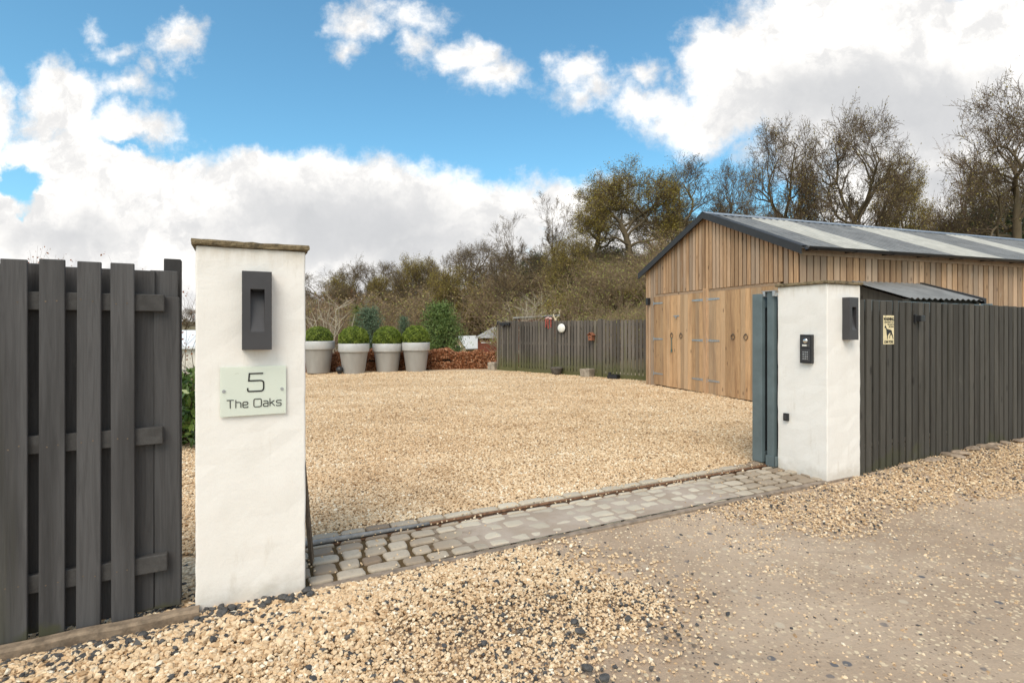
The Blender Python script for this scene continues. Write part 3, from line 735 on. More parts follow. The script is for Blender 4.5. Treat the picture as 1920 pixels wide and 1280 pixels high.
# ------------------------------------------------------------------ right fence (along the lane)
FR = OP + PW + .012; FLEN = 10.0
rf = root('boarded_fence', G(FR, 0), GA - R(.7), 'long black stained vertical board fence right of the keypad pillar', 'fence')
mf = MB(); mr = MB(); x = .002; k = 0
while x < FLEN:
    jbox(mf, x, x + .092, .016, .036, -.06, 1.855 + random.uniform(-.006, .008) - .004 * x, .004, .006)
    jbox(mr, x + .080, x + .15, .052, .066, -.06, 1.845 - .004 * x, .001, .001); x += .1265; k += 1
# about eighty boards each side
mf.build('front_boards', 'fence_right', rf, bevel=.003, seg=1); mr.build('rear_boards', 'fence_right', rf)
for z in (.3, 1.0, 1.6):
    mb = MB(); mb.box(.0, FLEN, .068, .11, z, z + .09); mb.build('rail', 'fence_right', rf)
for q in range(5):
    mb = MB(); mb.box(.1 + q * 2.2, .2 + q * 2.2, .112, .212, -.1, 1.8); mb.build('post', 'fence_right', rf)
def font_mesh(txt, size, name, mat, parent, loc, rot=(R(90), 0, 0), sx=1.0, bold=0.0):
    cu = bpy.data.curves.new(name, 'FONT'); cu.body = txt; cu.size = size; cu.align_x = 'CENTER'; cu.extrude = .0006; cu.offset = bold
    o = bpy.data.objects.new('tmp', cu); COL.objects.link(o)
    bpy.context.view_layer.update(); dg = bpy.context.evaluated_depsgraph_get()
    me = bpy.data.meshes.new_from_object(o.evaluated_get(dg)); bpy.data.objects.remove(o)
    me.name = name; me.materials.clear(); me.materials.append(MAT[mat])
    r_ = bpy.data.objects.new(name, me); COL.objects.link(r_); r_.parent = parent; r_.location = loc; r_.rotation_euler = rot; r_.scale = (sx, 1, 1)
    return r_
ws = root('warning_sign', G(FR + .425, .012, 1.372), GA - R(.7), 'cream enamel warning sign with a standing black dog on the dark board fence', 'sign')
MB().box(0, .205, -.004, .0, 0, .318).build('plate', 'signcream', ws, bevel=.001, seg=1)
yf = -.0062
font_mesh('WARNING', .050, 'heading', 'ink', ws, (.1025, yf, .262), sx=.80, bold=.0012)
font_mesh('CAN MAKE IT TO', .023, 'wording', 'ink', ws, (.105, yf, .236), sx=.95)
font_mesh('THE GATE IN', .023, 'wording', 'ink', ws, (.135, yf, .211), sx=.9)
font_mesh('SECONDS', .023, 'wording', 'ink', ws, (.148, yf, .186), sx=.9)
font_mesh('CAN YOU?', .040, 'question', 'ink', ws, (.1025, yf, .014), sx=.86, bold=.0010)
dog = [(.022, .190), (.036, .207), (.046, .205), (.056, .188), (.066, .172), (.105, .163), (.140, .158), (.158, .150), (.163, .128), (.176, .105), (.186, .075), (.190, .056), (.180, .060), (.168, .088), (.150, .110), (.142, .122), (.120, .126), (.100, .112), (.086, .102), (.082, .075), (.080, .058), (.070, .058), (.072, .082), (.066, .105), (.060, .130), (.058, .155), (.050, .170), (.040, .182), (.026, .183)]
mb = MB(); mb.prism([(x, z) for x, z in dog][::-1], yf, yf + .0015); mb.prism([(.142, .125), (.150, .112), (.128, .090), (.124, .064), (.116, .064), (.118, .094)][::1], yf + .0001, yf + .0014)
mb.build('dog_silhouette', 'ink', ws)
fl = root('fence_camera', G(FR + 1.02, .012, 1.62), GA - R(.7), 'small black security lamp on the dark board fence right of the warning sign', 'camera')
mb = MB(); mb.box(0, .03, -.03, .0, -.01, .085); mb.build('bracket', 'black', fl, bevel=.003)
mb = MB(); mb.box(.025, .115, -.075, -.012, .005, .075); mb.build('housing', 'black', fl, bevel=.006)

# ------------------------------------------------------------------ barn
bn_ = root('timber_barn', B0, BA, 'larch clad barn with a low metal roof and two pairs of doors', 'barn')
def roofz(x): return BE + (BR - BE) * (1 - abs(x - BW / 2) / (BW / 2))
mb = MB()
mb.prism([(.03, -.05), (BW - .03, -.05), (BW - .03, BE - .02), (BW / 2, BR - .03), (.03, BE - .02)], .06, BL)
mb.build('wall_frame', 'larch_shade', bn_)
def gboard(mb, x0, x1, y0, y1, z0, zt=0):
    vs = [(x0, y0, z0), (x1, y0, z0), (x1, y0, roofz(x1) - .02), (x0, y0, roofz(x0) - .02)]
    vs2 = [(x, y1, z) for x, _, z in vs]
    mb.add(vs + vs2, [(0, 1, 2, 3), (7, 6, 5, 4), (0, 4, 5, 1), (1, 5, 6, 2), (2, 6, 7, 3), (3, 7, 4, 0)])
mo = MB(); mi_ = MB(); x = 0.0
DH = 2.46
while x < BW - .01:
    x1 = min(x + .098, BW); side = x < .36 or x > 4.66
    zb = -.03 if side else DH + random.uniform(-.004, .004)
    if 2.40 < x < 2.54: zb = -.03
    x1 = min(x + .091, BW); gboard(mo, x, x1, -.022 + (-.012 if not side else 0), .0 + (-.012 if not side else 0), zb)
    gboard(mi_, min(x + .08, BW - .05), min(x + .13, BW), -.002 if not side else .003, .02, -.03 if side else DH + .002)
    x += .119
mo.build('gable_boards', 'larch', bn_, bevel=.003, seg=1); mi_.build('gable_under_boards', 'larch_shade', bn_)
mb = MB(); mb.box(.37, 2.40, -.010, .02, 2.40, 2.458); mb.box(2.55, 4.66, -.010, .02, 2.40, 2.458)
mb.build('door_heads', 'larch', bn_)
mb = MB(); mb.box(2.412, 2.542, -.045, .02, -.03, 2.48); mb.build('centre_post', 'larch', bn_, bevel=.004)
# doors
leafx = [(.385, 1.392), (1.402, 2.405), (2.552, 3.592), (3.602, 4.645)]
for di, (x0, x1) in enumerate(leafx):
    mb = MB(); n = 7; w = (x1 - x0) / n
    for q in range(n): mb.box(x0 + q * w + .0025, x0 + (q + 1) * w - .0025, -.024, .0, .03 + random.uniform(-.003, .003), 2.395 if di != 9 else 2.4)
    dr = mb.build('door', 'larch_door', bn_, bevel=.002, seg=1)
    hx = x0 if di % 2 == 0 else x1; sgn = 1 if di % 2 == 0 else -1
    for hz in (.33, 1.26, 2.22):
        if di == 3 and False: continue
        mb = MB(); a_, b2 = sorted((hx - sgn * .03, hx + sgn * .42)); 
        mb.prism([(hx + sgn * 0, hz - .028), (hx + sgn * .40, hz - .018), (hx + sgn * .42, hz), (hx + sgn * .40, hz + .018), (hx, hz + .028)][::sgn], -.031, -.0245)
        mb.box(hx - .022 if sgn > 0 else hx + .002, hx - .002 if sgn > 0 else hx + .022, -.052 if False else -.034, -.025, hz - .06, hz + .06)
        mb.tube([(hx, -.034, hz - .045), (hx, -.034, hz + .045)], .009, 8)
        mb.build('strap_hinge', 'galv', dr)
    rx = (x1 - .20) if di % 2 == 0 else (x0 + .17)
    mb = MB(); mb.tube([(rx + .055 * math.sin(t), -.036, 1.36 - .055 * math.cos(t)) for t in np.linspace(0, 2 * math.pi, 20)], .008, 6, cap=False)
    mb.tube([(rx, -.02, 1.415), (rx, -.046, 1.415)], .02, 10); mb.build('ring_handle', 'iron', dr)
mb = MB(); mb.box(1.27, 1.50, -.034, -.025, 1.845, 1.875); mb.box(1.37, 1.41, -.055, -.034, 1.80, 1.86); mb.build('hasp_lock', 'galv', bn_)
mb = MB(); mb.box(1.185, 1.205, -.045, -.037, .98, 1.31); mb.box(1.17, 1.22, -.045, -.034, .93, 1.0); mb.build('strap', 'hose', bn_)
# side wall boards (x = BW face)
mo = MB(); mi_ = MB(); y = 0.0
while y < BL:
    mo.box(BW + .012, BW + .034, y, min(y + .138, BL), -.03, BE - .03); mi_.box(BW - .01, BW + .011, y + .12, min(y + .19, BL), -.03, BE - .03); y += .170
mo.build('side_boards', 'larch', bn_, bevel=.003, seg=1); mi_.build('side_under_boards', 'larch_shade', bn_)
mb = MB(); mb.box(BW + .035, BW + .055, -.03, BL, BE - .17, BE - .02); mb.build('fascia', 'larch', bn_)
# roof sheets, box profile
def mk_roofmat(name, col, rough, var, moss=False):
    return simple(name, col, rough, 0, var, 2.5, .05, 30)
MAT['roofdark'] = simple('dark_grey_roof_sheet', (.19, .19, .188), .42, .0, .2, 2.5, .03)
MAT['roofpale'] = simple('pale_translucent_roof_sheet', (.47, .455, .41), .35, 0, .12, 3, .03)
SL = math.atan2(BR - BE, BW / 2); OV = .2
def sheet(y0, y1, sgn, lift):
    """sgn +1: slope on the x>BW/2 side"""
    prof = []; y = y0
    while y < y1 - 1e-6:
        for dy_, dz_ in ((0, 0), (.115, 0), (.135, .03), (.18, .03), (.2, 0)):
            if y + dy_ <= y1 + 1e-6: prof.append((y + dy_, dz_))
        y += .2
    vs = []; L_ = (BW / 2) / math.cos(SL) + OV; n = len(prof)
    for s_ in (0, L_):
        x = BW / 2 + sgn * s_ * math.cos(SL); z = BR - s_ * math.sin(SL)
        for y, dz_ in prof: vs.append((x, y, z + dz_ + lift))
    for s_ in (0, L_):
        x = BW / 2 + sgn * s_ * math.cos(SL); z = BR - s_ * math.sin(SL)
        for y, dz_ in prof: vs.append((x, y, z + dz_ + lift - .006))
    fs = []
    for i in range(n - 1):
        f = (i, i + 1, n + i + 1, n + i); fs.append(f if sgn < 0 else f[::-1])
        g = (2 * n + i, 3 * n + i, 3 * n + i + 1, 2 * n + i + 1); fs.append(g if sgn < 0 else g[::-1])
        fs.append((n + i, n + i + 1, 3 * n + i + 1, 3 * n + i))
    mb.add(vs, fs)
bands = [(-.14, 1.0, 0), (1.0, 2.2, 1), (2.2, 4.2, 0), (4.2, 5.8, 1), (5.8, 7.8, 0), (7.8, 8.8, 1), (8.8, 11.4, 0), (11.4, 12.4, 1), (12.4, BL + .2, 0)]
for sgn in (1, -1):
    mb = MB(); [sheet(a_, b2, sgn, .02) for a_, b2, t_ in bands if t_ == 0]; mb.build('roof_sheets', 'roofdark', bn_)
    for a_, b2, t_ in bands:
        if t_ == 1: mb = MB(); sheet(a_, b2, sgn, .026); mb.build('rooflight', 'roofpale', bn_)
mb = MB(); y0, y1 = -.17, BL + .2
cs, sn = math.cos(SL), math.sin(SL); e = .2
vs = []
for y in (y0, y1):
    for dx_, dz_ in ((-e * cs, -e * sn), (0, .012), (e * cs, -e * sn)): vs.append((BW / 2 + dx_, y, BR + .058 + dz_)); 
mb.add(vs, [(0, 1, 4, 3), (1, 2, 5, 4)]); mb.build('ridge_cap', 'galv', bn_)
# verge flashing on the gable
mb = MB()
for sgn in (1, -1):
    L_ = (BW / 2) / cs + OV
    a_ = (BW / 2, BR + .055); b2 = (BW / 2 + sgn * L_ * cs, BR + .055 - L_ * sn)
    quad = [(a_[0], a_[1] - .15), (b2[0], b2[1] - .15), b2, a_]
    mb.prism(quad if sgn > 0 else quad[::-1], -.165, -.135)
    tq = [(a_[0], a_[1] + .001), (b2[0], b2[1] + .001), (b2[0], b2[1] + .006), (a_[0], a_[1] + .006)]
    mb.prism(tq if sgn > 0 else tq[::-1], -.165, .04)
mb.build('verge_flashing', 'verge', bn_)
# gutter: half round on the long eave
mb = MB(); gx_, gz_ = BW + .26, BE - .075; k = 9
vs = []
for y in (-.1, BL + .15):
    for rr in (.062, .057):
        for j in range(k): t = math.pi + math.pi * j / (k - 1); vs.append((gx_ - 0 + rr * math.cos(t), y, gz_ + .03 + rr * math.sin(t)))
fs = []
for j in range(k - 1): fs += [(j, j + 1, 2 * k + j + 1, 2 * k + j), (k + j, 3 * k + j, 3 * k + j + 1, k + j + 1)]
fs += [(0, 2 * k, 3 * k, k), (k - 1, 2 * k - 1, 4 * k - 1, 3 * k - 1)]
for j in range(k - 1): fs += [(j, k + j, k + j + 1, j + 1)]
mb.add(vs, fs)
for y in np.arange(.1, BL, 1.0): mb.box(BW + .055, gx_ - .05, y, y + .03, gz_ - .02, gz_ + .02); mb.box(gx_ - .065, gx_ + .066, y, y + .03, gz_ - .038, gz_ - .03)
mb.build('gutter', 'black', bn_)
lm = root('outside_lamp', B0 + BX * .15 + Vector((0, 0, 2.18)), BA, 'small black up and down lamp beside the left barn door', 'wall light')
mb = MB(); mb.box(0, .09, -.13, -.035, 0, .20); mb.build('housing', 'black', lm, bevel=.01)
MB().box(.02, .07, -.036, -.022, .05, .15).build('bracket', 'anthracite', lm)

# lean-to against the barn side
lt = root('lean_to_store', B0 + BX * (BW + .036) + BY * 1.3, BA, 'low lean-to with a dark corrugated roof against the barn side', 'lean-to')
def lroof():
    mb = MB(); n = 0; ys = np.arange(-.0, 1.95, .0125); LX = 1.12
    vs = []
    for s_ in (0, LX):
        for y in ys: vs.append((s_, y, 2.47 - .39 * s_ / LX * 1.0 + .016 * math.sin(y * 2 * math.pi / .15)))
    for s_ in (0, LX):
        for y in ys: vs.append((s_, y, 2.463 - .39 * s_ / LX * 1.0 + .016 * math.sin(y * 2 * math.pi / .15)))
    n = len(ys); fs = []
    for i in range(n - 1): fs += [(i, n + i, n + i + 1, i + 1), (2 * n + i, 2 * n + i + 1, 3 * n + i + 1, 3 * n + i), (n + i, 3 * n + i, 3 * n + i + 1, n + i + 1)]
    mb.add(vs, fs); return mb
lroof().build('corrugated_roof', 'roofdark', lt, smooth=True)
mb = MB(); c_ = math.atan2(-.39, 1.12)
mb.add([(0, 1.93, 2.50), (1.13, 1.93, 2.11), (1.13, 2.03, 2.11), (0, 2.03, 2.50), (0, 1.93, 2.47), (1.13, 1.93, 2.08), (1.13, 2.03, 1.98), (0, 2.03, 2.37)], [(0, 1, 2, 3), (0, 4, 5, 1), (3, 2, 6, 7), (1, 5, 6, 2)])
mb.build('edge_flashing', 'verge', lt)
mb = MB()
for y in (.02, .95, 1.86):
    mb.box(1.0, 1.07, y, y + .07, -.05, 2.07)
mb.box(.98, 1.0, .0, 1.93, 1.97, 2.07); mb.build('posts', 'fence_right', lt)
mb = MB(); mb.prism([(.02, 0), (1.0, 0), (1.0, 2.06), (.02, 2.40)], .09, .11); mb.prism([(.02, 0), (1.0, 0), (1.0, 2.06), (.02, 2.40)], 1.83, 1.85)
for y in np.arange(.12, 1.8, .12): mb.box(1.071, 1.09, y, y + .11, .0, 1.9)
mb.build('side_panels', 'fence_right', lt)

# ------------------------------------------------------------------ back fence of the yard
FA = Vector((-.535, 19.9, 0)); FB = Vector((4.75, 15.12, 0)); fd = (FB - FA); FL = fd.length; fang = math.atan2(fd.y, fd.x)
bf = root('paling_fence', FA, fang, 'weathered grey brown paling fence along the back of the yard', 'fence')
fdn = fd.normalized()
posts = [0, .86, 2.5, 4.5]
segs = [(0.1, .82), (.96, 2.46), (2.6, 4.46), (4.6, FL - .02)]
for (a_, b2) in segs:
    mf = MB(); mr = MB(); x = a_
    while x < b2 - .05:
        jbox(mf, x, x + .096, -.034, -.012, .10, 1.80 + random.uniform(-.012, .012), .004, .006)
        jbox(mr, x + .07, x + .15, .10, .118, .10, 1.77, .004, .006); x += .128
    o = mf.build('palings', 'fence_back', bf, bevel=.003, seg=1); mr.build('rear_palings', 'fence_back', bf)
    for z in (.22, .98, 1.62):
        mb = MB(); mb.box(a_, b2, -.010, .098, z, z + .085); mb.build('rail', 'fence_back', bf)
    mb = MB(); mb.box(a_, b2, -.03, .03, -.03, .13); mb.build('gravel_board', 'fence_back', bf)
for x in posts:
    mb = MB(); mb.box(x - (.06 if x else .0), x + .07, -.05, .07, -.1, 1.84); mb.build('post', 'grey_post' if x == 0 else 'fence_back', bf, bevel=.006)
def onf(s, off, z=0): return FA + fdn * s + Vector((fdn.y, -fdn.x, 0)) * off + Vector((0, 0, z))
def fs_(px):   # distance along the back fence at a picture column of the photo
    k = (px - 960) / 1000; return (k * FA.y - FA.x) / (fdn.x - k * fdn.y)
dl = root('round_lamp', onf(fs_(1056), .06, 1.55), fang, 'round white bulkhead lamp on the weathered paling fence', 'lamp')
mb = MB(); mb.lathe([(.16, 0), (.16, .035), (.0, .035)], 28); o = mb.build('base', 'black', dl); o.rotation_euler = (R(90), 0, 0)
mb = MB(); mb.lathe([(.15, .036), (.145, .06), (.11, .085), (.05, .097), (0, .1)], 28); o = mb.build('diffuser', 'white', dl, smooth=True); o.rotation_euler = (R(90), 0, 0)
bh = root('bird_box', onf(fs_(1113), .05, 1.16), fang, 'small red brown bird box hanging on the weathered paling fence', 'bird box')
mb = MB(); mb.box(-.075, .075, -.16, 0, 0, .17); mb.build('box', 'birdhouse', bh, bevel=.004)
mb = MB(); mb.prism([(-.11, .165), (0, .255), (.11, .165), (.10, .155), (0, .238), (-.10, .155)][::-1], -.19, .01); mb.build('roof', 'birdhouse', bh)
mb = MB(); mb.tube([(0, -.158, .095), (0, -.164, .095)], .024, 14); mb.build('entrance_hole', 'black', bh)
mb = MB(); mb.tube([(0, -.09, .25), (0.0, -.05, .36), (0, -.0, .42)], .008, 6); mb.build('hanger', 'iron', bh)
tr = root('stone_planter', onf(fs_(1108.5), .22), fang, 'pale square stone planter at the foot of the paling fence', 'planter', 'planters along the paling fence')
mb = MB(); mb.add([(-.16, -.15, -.02), (.16, -.15, -.02), (.16, .15, -.02), (-.16, .15, -.02), (-.185, -.17, .26), (.185, -.17, .26), (.185, .17, .26), (-.185, .17, .26), (-.15, -.135, .26), (.15, -.135, .26), (.15, .135, .26), (-.15, .135, .26), (-.15, -.135, .2), (.15, -.135, .2), (.15, .135, .2), (-.15, .135, .2)],
       [(0, 1, 5, 4), (1, 2, 6, 5), (2, 3, 7, 6), (3, 0, 4, 7), (4, 5, 9, 8), (5, 6, 10, 9), (6, 7, 11, 10), (7, 4, 8, 11), (8, 9, 13, 12), (9, 10, 14, 13), (10, 11, 15, 14), (11, 8, 12, 15), (0, 3, 2, 1)])
mb.build('trough', 'block', tr, bevel=.006); MB().box(-.149, .149, -.134, .134, .19, .225).build('soil', 'soil', tr)
t2 = root('stone_planter', onf(fs_(1051), .22), fang, 'dark round stone pot at the foot of the paling fence', 'planter', 'planters along the paling fence')
MB().lathe([(.0, -.02), (.13, -.02), (.17, .12), (.20, .2), (.215, .25), (.19, .25), (.17, .2), (0, .19)], 18).build('pot', 'darkstone', t2, smooth=True)
b1 = root('concrete_block', onf(-.12, .12), fang + .2, 'rough concrete block beside the end post of the paling fence', 'block')
MB().box(-.17, .14, -.13, .13, -.02, .28).build('block', 'block', b1, bevel=.02)
bb = root('bait_box', onf(fs_(1156), .16), fang, 'low black plastic box on the gravel by the paling fence', 'box')
mb = MB(); mb.box(-.17, .17, -.12, .1, -.01, .10); mb.build('base', 'black', bb, bevel=.02)
mb = MB(); mb.box(-.19, -.10, -.02, .03, .10, .19); mb.prism([(-.17, .10), (.18, .10), (.15, .14), (-.12, .13)], -.11, .09); mb.build('lid', 'black', bb, bevel=.008)
hk = root('hanging_tray', onf(.1, .05, 1.62), fang, 'black plastic tray hooked over the left end of the paling fence', 'tray')
mb = MB(); mb.prism([(.12, .13), (.62, .13), (.60, .0), (.54, .08), (.48, .02), (.40, .07), (.30, -.01), (.22, .05), (.15, .03)][::-1], -.10, -.03); mb.build('tray', 'black', hk)
MB().tube([(.0, -.04, .18), (-.02, -.05, .08), (-.08, -.06, -.04)], .025, 6).build('hook', 'black', hk)
mb = None
# antlers and cloth on top of the fence
an = root('antler_skull', onf(fs_(1041), -.02, 1.80), fang, 'pale deer antlers on a small skull on top of the paling fence', 'antlers')
for sgn in (-1, 1):
    mb = MB(); base = [(0, 0, .05), (sgn * .09, 0, .13), (sgn * .17, 0, .24), (sgn * .19 + (.0 if sgn > 0 else -.02), 0, .38)]
    if sgn < 0: base = [(0, 0, .05), (-.06, 0, .12), (-.09, 0, .22), (-.08, 0, .32), (-.0, 0, .38)]
    mb.tube(base, [.022, .02, .016, .006], 6) if sgn > 0 else mb.tube(base, [.022, .02, .018, .014, .005], 6)
    mb.tube([base[2], (base[2][0] + sgn * -.06 + .03, -.02, base[2][2] + .09)], [.013, .004], 6)
    mb.tube([base[1], (base[1][0] + sgn * .09, -.03, base[1][2] + .03)], [.013, .004], 6)
    mb.build('antler', 'bone', an, smooth=True)
mb = MB(); mb.lathe([(0, -.04), (.03, -.03), (.045, .02), (.05, .06), (.03, .09), (0, .095)], 10); mb.build('skull', 'bone', an, smooth=True)
cl = root('tattered_cloth', onf(fs_(1031), .03, 1.58), fang, 'red and pink cloth strips draped over the top of the paling fence', 'cloth')
mb = MB()
for q, x in enumerate((-.12, -.02, .09)):
    pts = [(x + random.uniform(-.01, .01), -.035 - .01 * math.sin(t * 3 + q), .28 - t * (.28 + .05 * q % .1)) for t in np.linspace(0, 1, 7)]
    vs = []
    for p in pts: vs += [(p[0] - .03, p[1], p[2]), (p[0] + .03, p[1] - .012, p[2]), (p[0] + .03, p[1] - .004, p[2]), (p[0] - .03, p[1] + .008, p[2])]
    mb.add(vs, [(i * 4 + j, i * 4 + (j + 1) % 4, (i + 1) * 4 + (j + 1) % 4, (i + 1) * 4 + j) for i in range(6) for j in range(4)])
mb.build('strips', 'cloth', cl)
mb = MB()
for q in range(9):
    c_ = (random.uniform(-.14, .13), random.uniform(-.04, .06), .26 + random.uniform(0, .07)); r_ = random.uniform(.035, .06)
    mb.lathe([(0, -r_ * .6), (r_, -.2 * r_), (r_ * .9, r_ * .4), (0, r_ * .7)], 7, c_)
mb.build('bundle', 'clothpink', cl)

# ------------------------------------------------------------------ planters with box balls
def ball_foliage(R0, zc, n, seed):
    pts = rng.normal(size=(n, 3)); pts /= np.linalg.norm(pts, axis=1)[:, None]
    pts = pts[pts[:, 2] > -.55]
    l = .05 * np.sin(pts[:, 0] * 9 + seed) * np.cos(pts[:, 1] * 8 + pts[:, 2] * 7) + .02 * np.sin(pts[:, 0] * 23) * np.sin(pts[:, 2] * 21 + seed)
    rr = R0 * (1 + l * 1.1) - rng.random(len(pts)) ** 2 * .07
    P = pts * rr[:, None] * np.array([1, 1, .86]); P[:, 2] += zc
    v, f, r_ = leaves(P, rng.uniform(.028, .05, len(P)), .6, nrm=pts, jit=.8)
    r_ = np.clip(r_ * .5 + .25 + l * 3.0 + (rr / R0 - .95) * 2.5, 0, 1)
    v[:, 2] = (v[:, 2] - zc) * (.92 + .05 * seed) + zc
    return v, f, r_
pot0 = None; PG = 'grey planters with clipped box balls in front of the hedge'
plab = ['tall grey planter with a sparse box ball, half hidden by the white pillar', 'tall grey planter with a box ball beside the small black globe', 'tall grey planter with a box ball, third from the white pillar', 'tall grey planter with a box ball at the right end of the row']
for k, (px, by, rpx, vs_seed) in enumerate(((597, 699, 29, 1), (663.5, 700, 28.5, 2), (726.5, 697, 27.5, 3), (780, 697, 26, 4))):
    d = 1550 / (by - 615) + .35; x = (px - 960) / 1000 * d
    r_ = rpx / 1000 * d
    p = root('planter', (x, d, 0), random.random() * 6, plab[k], 'planter', PG)
    H = 1.02 if k else 1.08
    H = {0: 1.10, 1: 1.02, 2: 1.0, 3: 1.04}[k]
    rim = .29
    MB().lathe([(0, -.02), (r_ * .70, -.02), (r_ * .70, 0), (r_ * .90, H - rim), ], 40).build('pot', 'pot', p, smooth=True)
    o = MB().lathe([(r_ * .90, H - rim - .005), (r_ * .97, H - rim + .0), (r_ * .985, H - rim + .02), (r_, H - .025), (r_ * .985, H - .004), (r_ * .95, H), (r_ * .91, H - .01), (r_ * .9, H - .12)], 40).build('rim', 'potrim_lit', p, smooth=True)
    MB().lathe([(0, H - .1), (r_ * .9, H - .1)], 30).build('soil', 'soil', p)
    R0 = r_ * (.97 if k else .9); zc = H + (.14 if k else .10)
    v, f, rr = ball_foliage(R0, zc, 15000 if k else 9000, vs_seed)
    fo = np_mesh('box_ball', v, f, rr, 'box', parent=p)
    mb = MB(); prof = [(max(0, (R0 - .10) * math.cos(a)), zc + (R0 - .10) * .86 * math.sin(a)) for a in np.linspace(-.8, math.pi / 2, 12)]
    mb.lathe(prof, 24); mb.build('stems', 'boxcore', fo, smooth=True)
gl = root('black_globe', ((637 - 960) / 1000 * 18.3, 18.3, 0), 0, 'small black globe on the gravel between the first two planters', 'globe')
mb = MB(); mb.lathe([(.125 * math.cos(a), .12 + .125 * math.sin(a)) for a in np.linspace(-math.pi / 2, math.pi / 2, 14)], 20); mb.build('globe', 'black', gl, smooth=True)
mb = MB(); mb.lathe([(.07, -.01), (.075, .02), (.05, .03)], 16); mb.build('foot', 'anthracite', gl)

# ------------------------------------------------------------------ hedge and near shrubs
def hedge(name, a, b, h, th, n, label):
    a = Vector(a); b = Vector(b); d = (b - a); Ln = d.length; p = root(name, a, math.atan2(d.y, d.x), label, 'hedge')
    x = rng.random(n) * Ln; w_ = rng.random(n); ft = w_ < .42
    q1 = rng.uniform(-1, 1, n); sx = np.where(w_ < .65, np.where(ft, -1, 1) * (1 - .12 * np.maximum(q1, 0) ** 3), q1); sz = np.where(w_ < .65, q1, 1 - .15 * np.abs(q1) ** 3)
    dep = 1 - rng.random(n) ** 1.6 * .35 + rng.normal(size=n) * .03
    lump = .05 * np.sin(x * 2.3) + .05 * np.sin(x * 5.1 + 1) + .03 * np.sin(x * 11)
    P = np.stack([x, sx * th / 2 * dep + lump * sx, h / 2 + sz * h / 2 * dep + lump * (sz > 0)], 1)
    P = P[P[:, 2] > 0.03]
    v, f, r_ = leaves(P, rng.uniform(.05, .10, len(P)), .62)
    fo = np_mesh('foliage', v, f, r_, 'beech', parent=p)
    mb = MB(); mb.box(.1, Ln - .1, -th * .3, th * .3, 0, h * .8); mb.build('twigs', 'beechcore', fo)
    return p
hedge('beech_hedge', (-8.8, 19.4, -.08), (-.68, 20.6, 0), .76, .65, 42000, 'low copper brown beech hedge behind the grey planters')

def shrub(name, loc, r_, h, n, lsize, mat, label, cat, stems=14, seed=0, asp=.5, bark='twig', shell=.55):
    p = root(name, loc, seed, label, cat)
    q = rng.normal(size=(n, 3)); q /= np.linalg.norm(q, axis=1)[:, None]; rad = rng.random(n) ** shell
    l = 1 + .18 * np.sin(q[:, 0] * 5 + seed) * np.cos(q[:, 1] * 4) + .1 * np.sin(q[:, 2] * 9 + q[:, 0] * 7)
    P = q * (rad * l)[:, None] * np.array([r_, r_, h / 2]); P[:, 2] += h / 2; P = P[P[:, 2] > .02]
    v, f, rr = leaves(P, rng.uniform(.7, 1.3, len(P)) * lsize, asp, up=.3)
    np_mesh('foliage', v, f, rr, mat, parent=p)
    mb = MB()
    for k in range(stems):
        a = random.random() * 6.28; e = random.uniform(.3, .9)
        pts = [(0, 0, 0)] + [(math.cos(a) * r_ * e * t + random.uniform(-.03, .03), math.sin(a) * r_ * e * t, h * .9 * t ** .8) for t in (.3, .6, .95)]
        mb.tube(pts, [.012 * h, .010 * h, .007 * h, .003 * h], 5)
    mb.build('stems', bark, p)
    return p
shrub('laurel_bush', (-4.35, 7.15, -.02), .75, 1.0, 2600, .12, 'laurel', 'glossy green laurel bush between the fence post and the white pillar', 'shrub', asp=.42, shell=.4)
# cottage sliver between fence and pillar
ct = root('white_cottage', (-15.6, 24.5, -.9), R(12), 'white rendered cottage glimpsed between the fence post and the white pillar', 'house')
mb = MB(); mb.box(-3, 3.0, 0, 4, -1.5, 1.55); mb.build('wall', 'palewall', ct)
mb = MB(); mb.prism([(-3.2, 1.5), (3.2, 1.5), (3.2, 1.62), (-3.2, 1.62)], -.2, 4.2); mb.add([(-3.2, -.2, 1.62), (3.2, -.2, 1.62), (2.2, 2, 2.35), (-2.2, 2, 2.35), (-3.2, 4.2, 1.62), (3.2, 4.2, 1.62)], [(0, 1, 2, 3), (3, 2, 5, 4), (0, 3, 4), (1, 5, 2)]); mb.build('roof', 'whiteroof', ct)
mb = MB(); mb.box(1.2, 2.0, -.03, 0, .2, 1.1); mb.build('window', 'anthracite', ct)

# ------------------------------------------------------------------ sheds behind
s1 = root('timber_shed', (-2.62, 41, -1.95), R(4), 'red brown boarded shed with a grey hipped roof beyond the hedge', 'shed')
mb = MB(); [mb.box(q * .15, q * .15 + .148, 0, 3.2, -.3, 2.75) for q in range(26)]; mb.build('wall', 'redwood', s1)
mb = MB(); e = .22
mb.add([(-e, -e, 2.74), (3.9 + e, -e, 2.74), (3.9 + e, 3.4, 2.74), (-e, 3.4, 2.74), (1.25, 1.6, 3.62), (2.6, 1.6, 3.62)], [(0, 1, 5, 4), (1, 2, 5), (2, 3, 4, 5), (3, 0, 4), (0, 3, 2, 1)]); mb.build('roof', 'slate', s1)
mb = MB(); mb.box(.25, 1.0, -.02, 0, 2.35, 2.42); mb.build('trim', 'white', s1)
s2 = root('garden_chalet', (-5.0, 50, -2.15), R(22), 'small pale timber gabled chalet with a bright white roof beyond the hedge', 'shed')
mb = MB(); mb.prism([(-.9, -.3), (.9, -.3), (.9, 1.95), (0, 2.92), (-.9, 1.95)], 0, 2.2); mb.build('wall', 'beigewood', s2)
s2.rotation_euler = (0, 0, R(-38))
mb = MB()
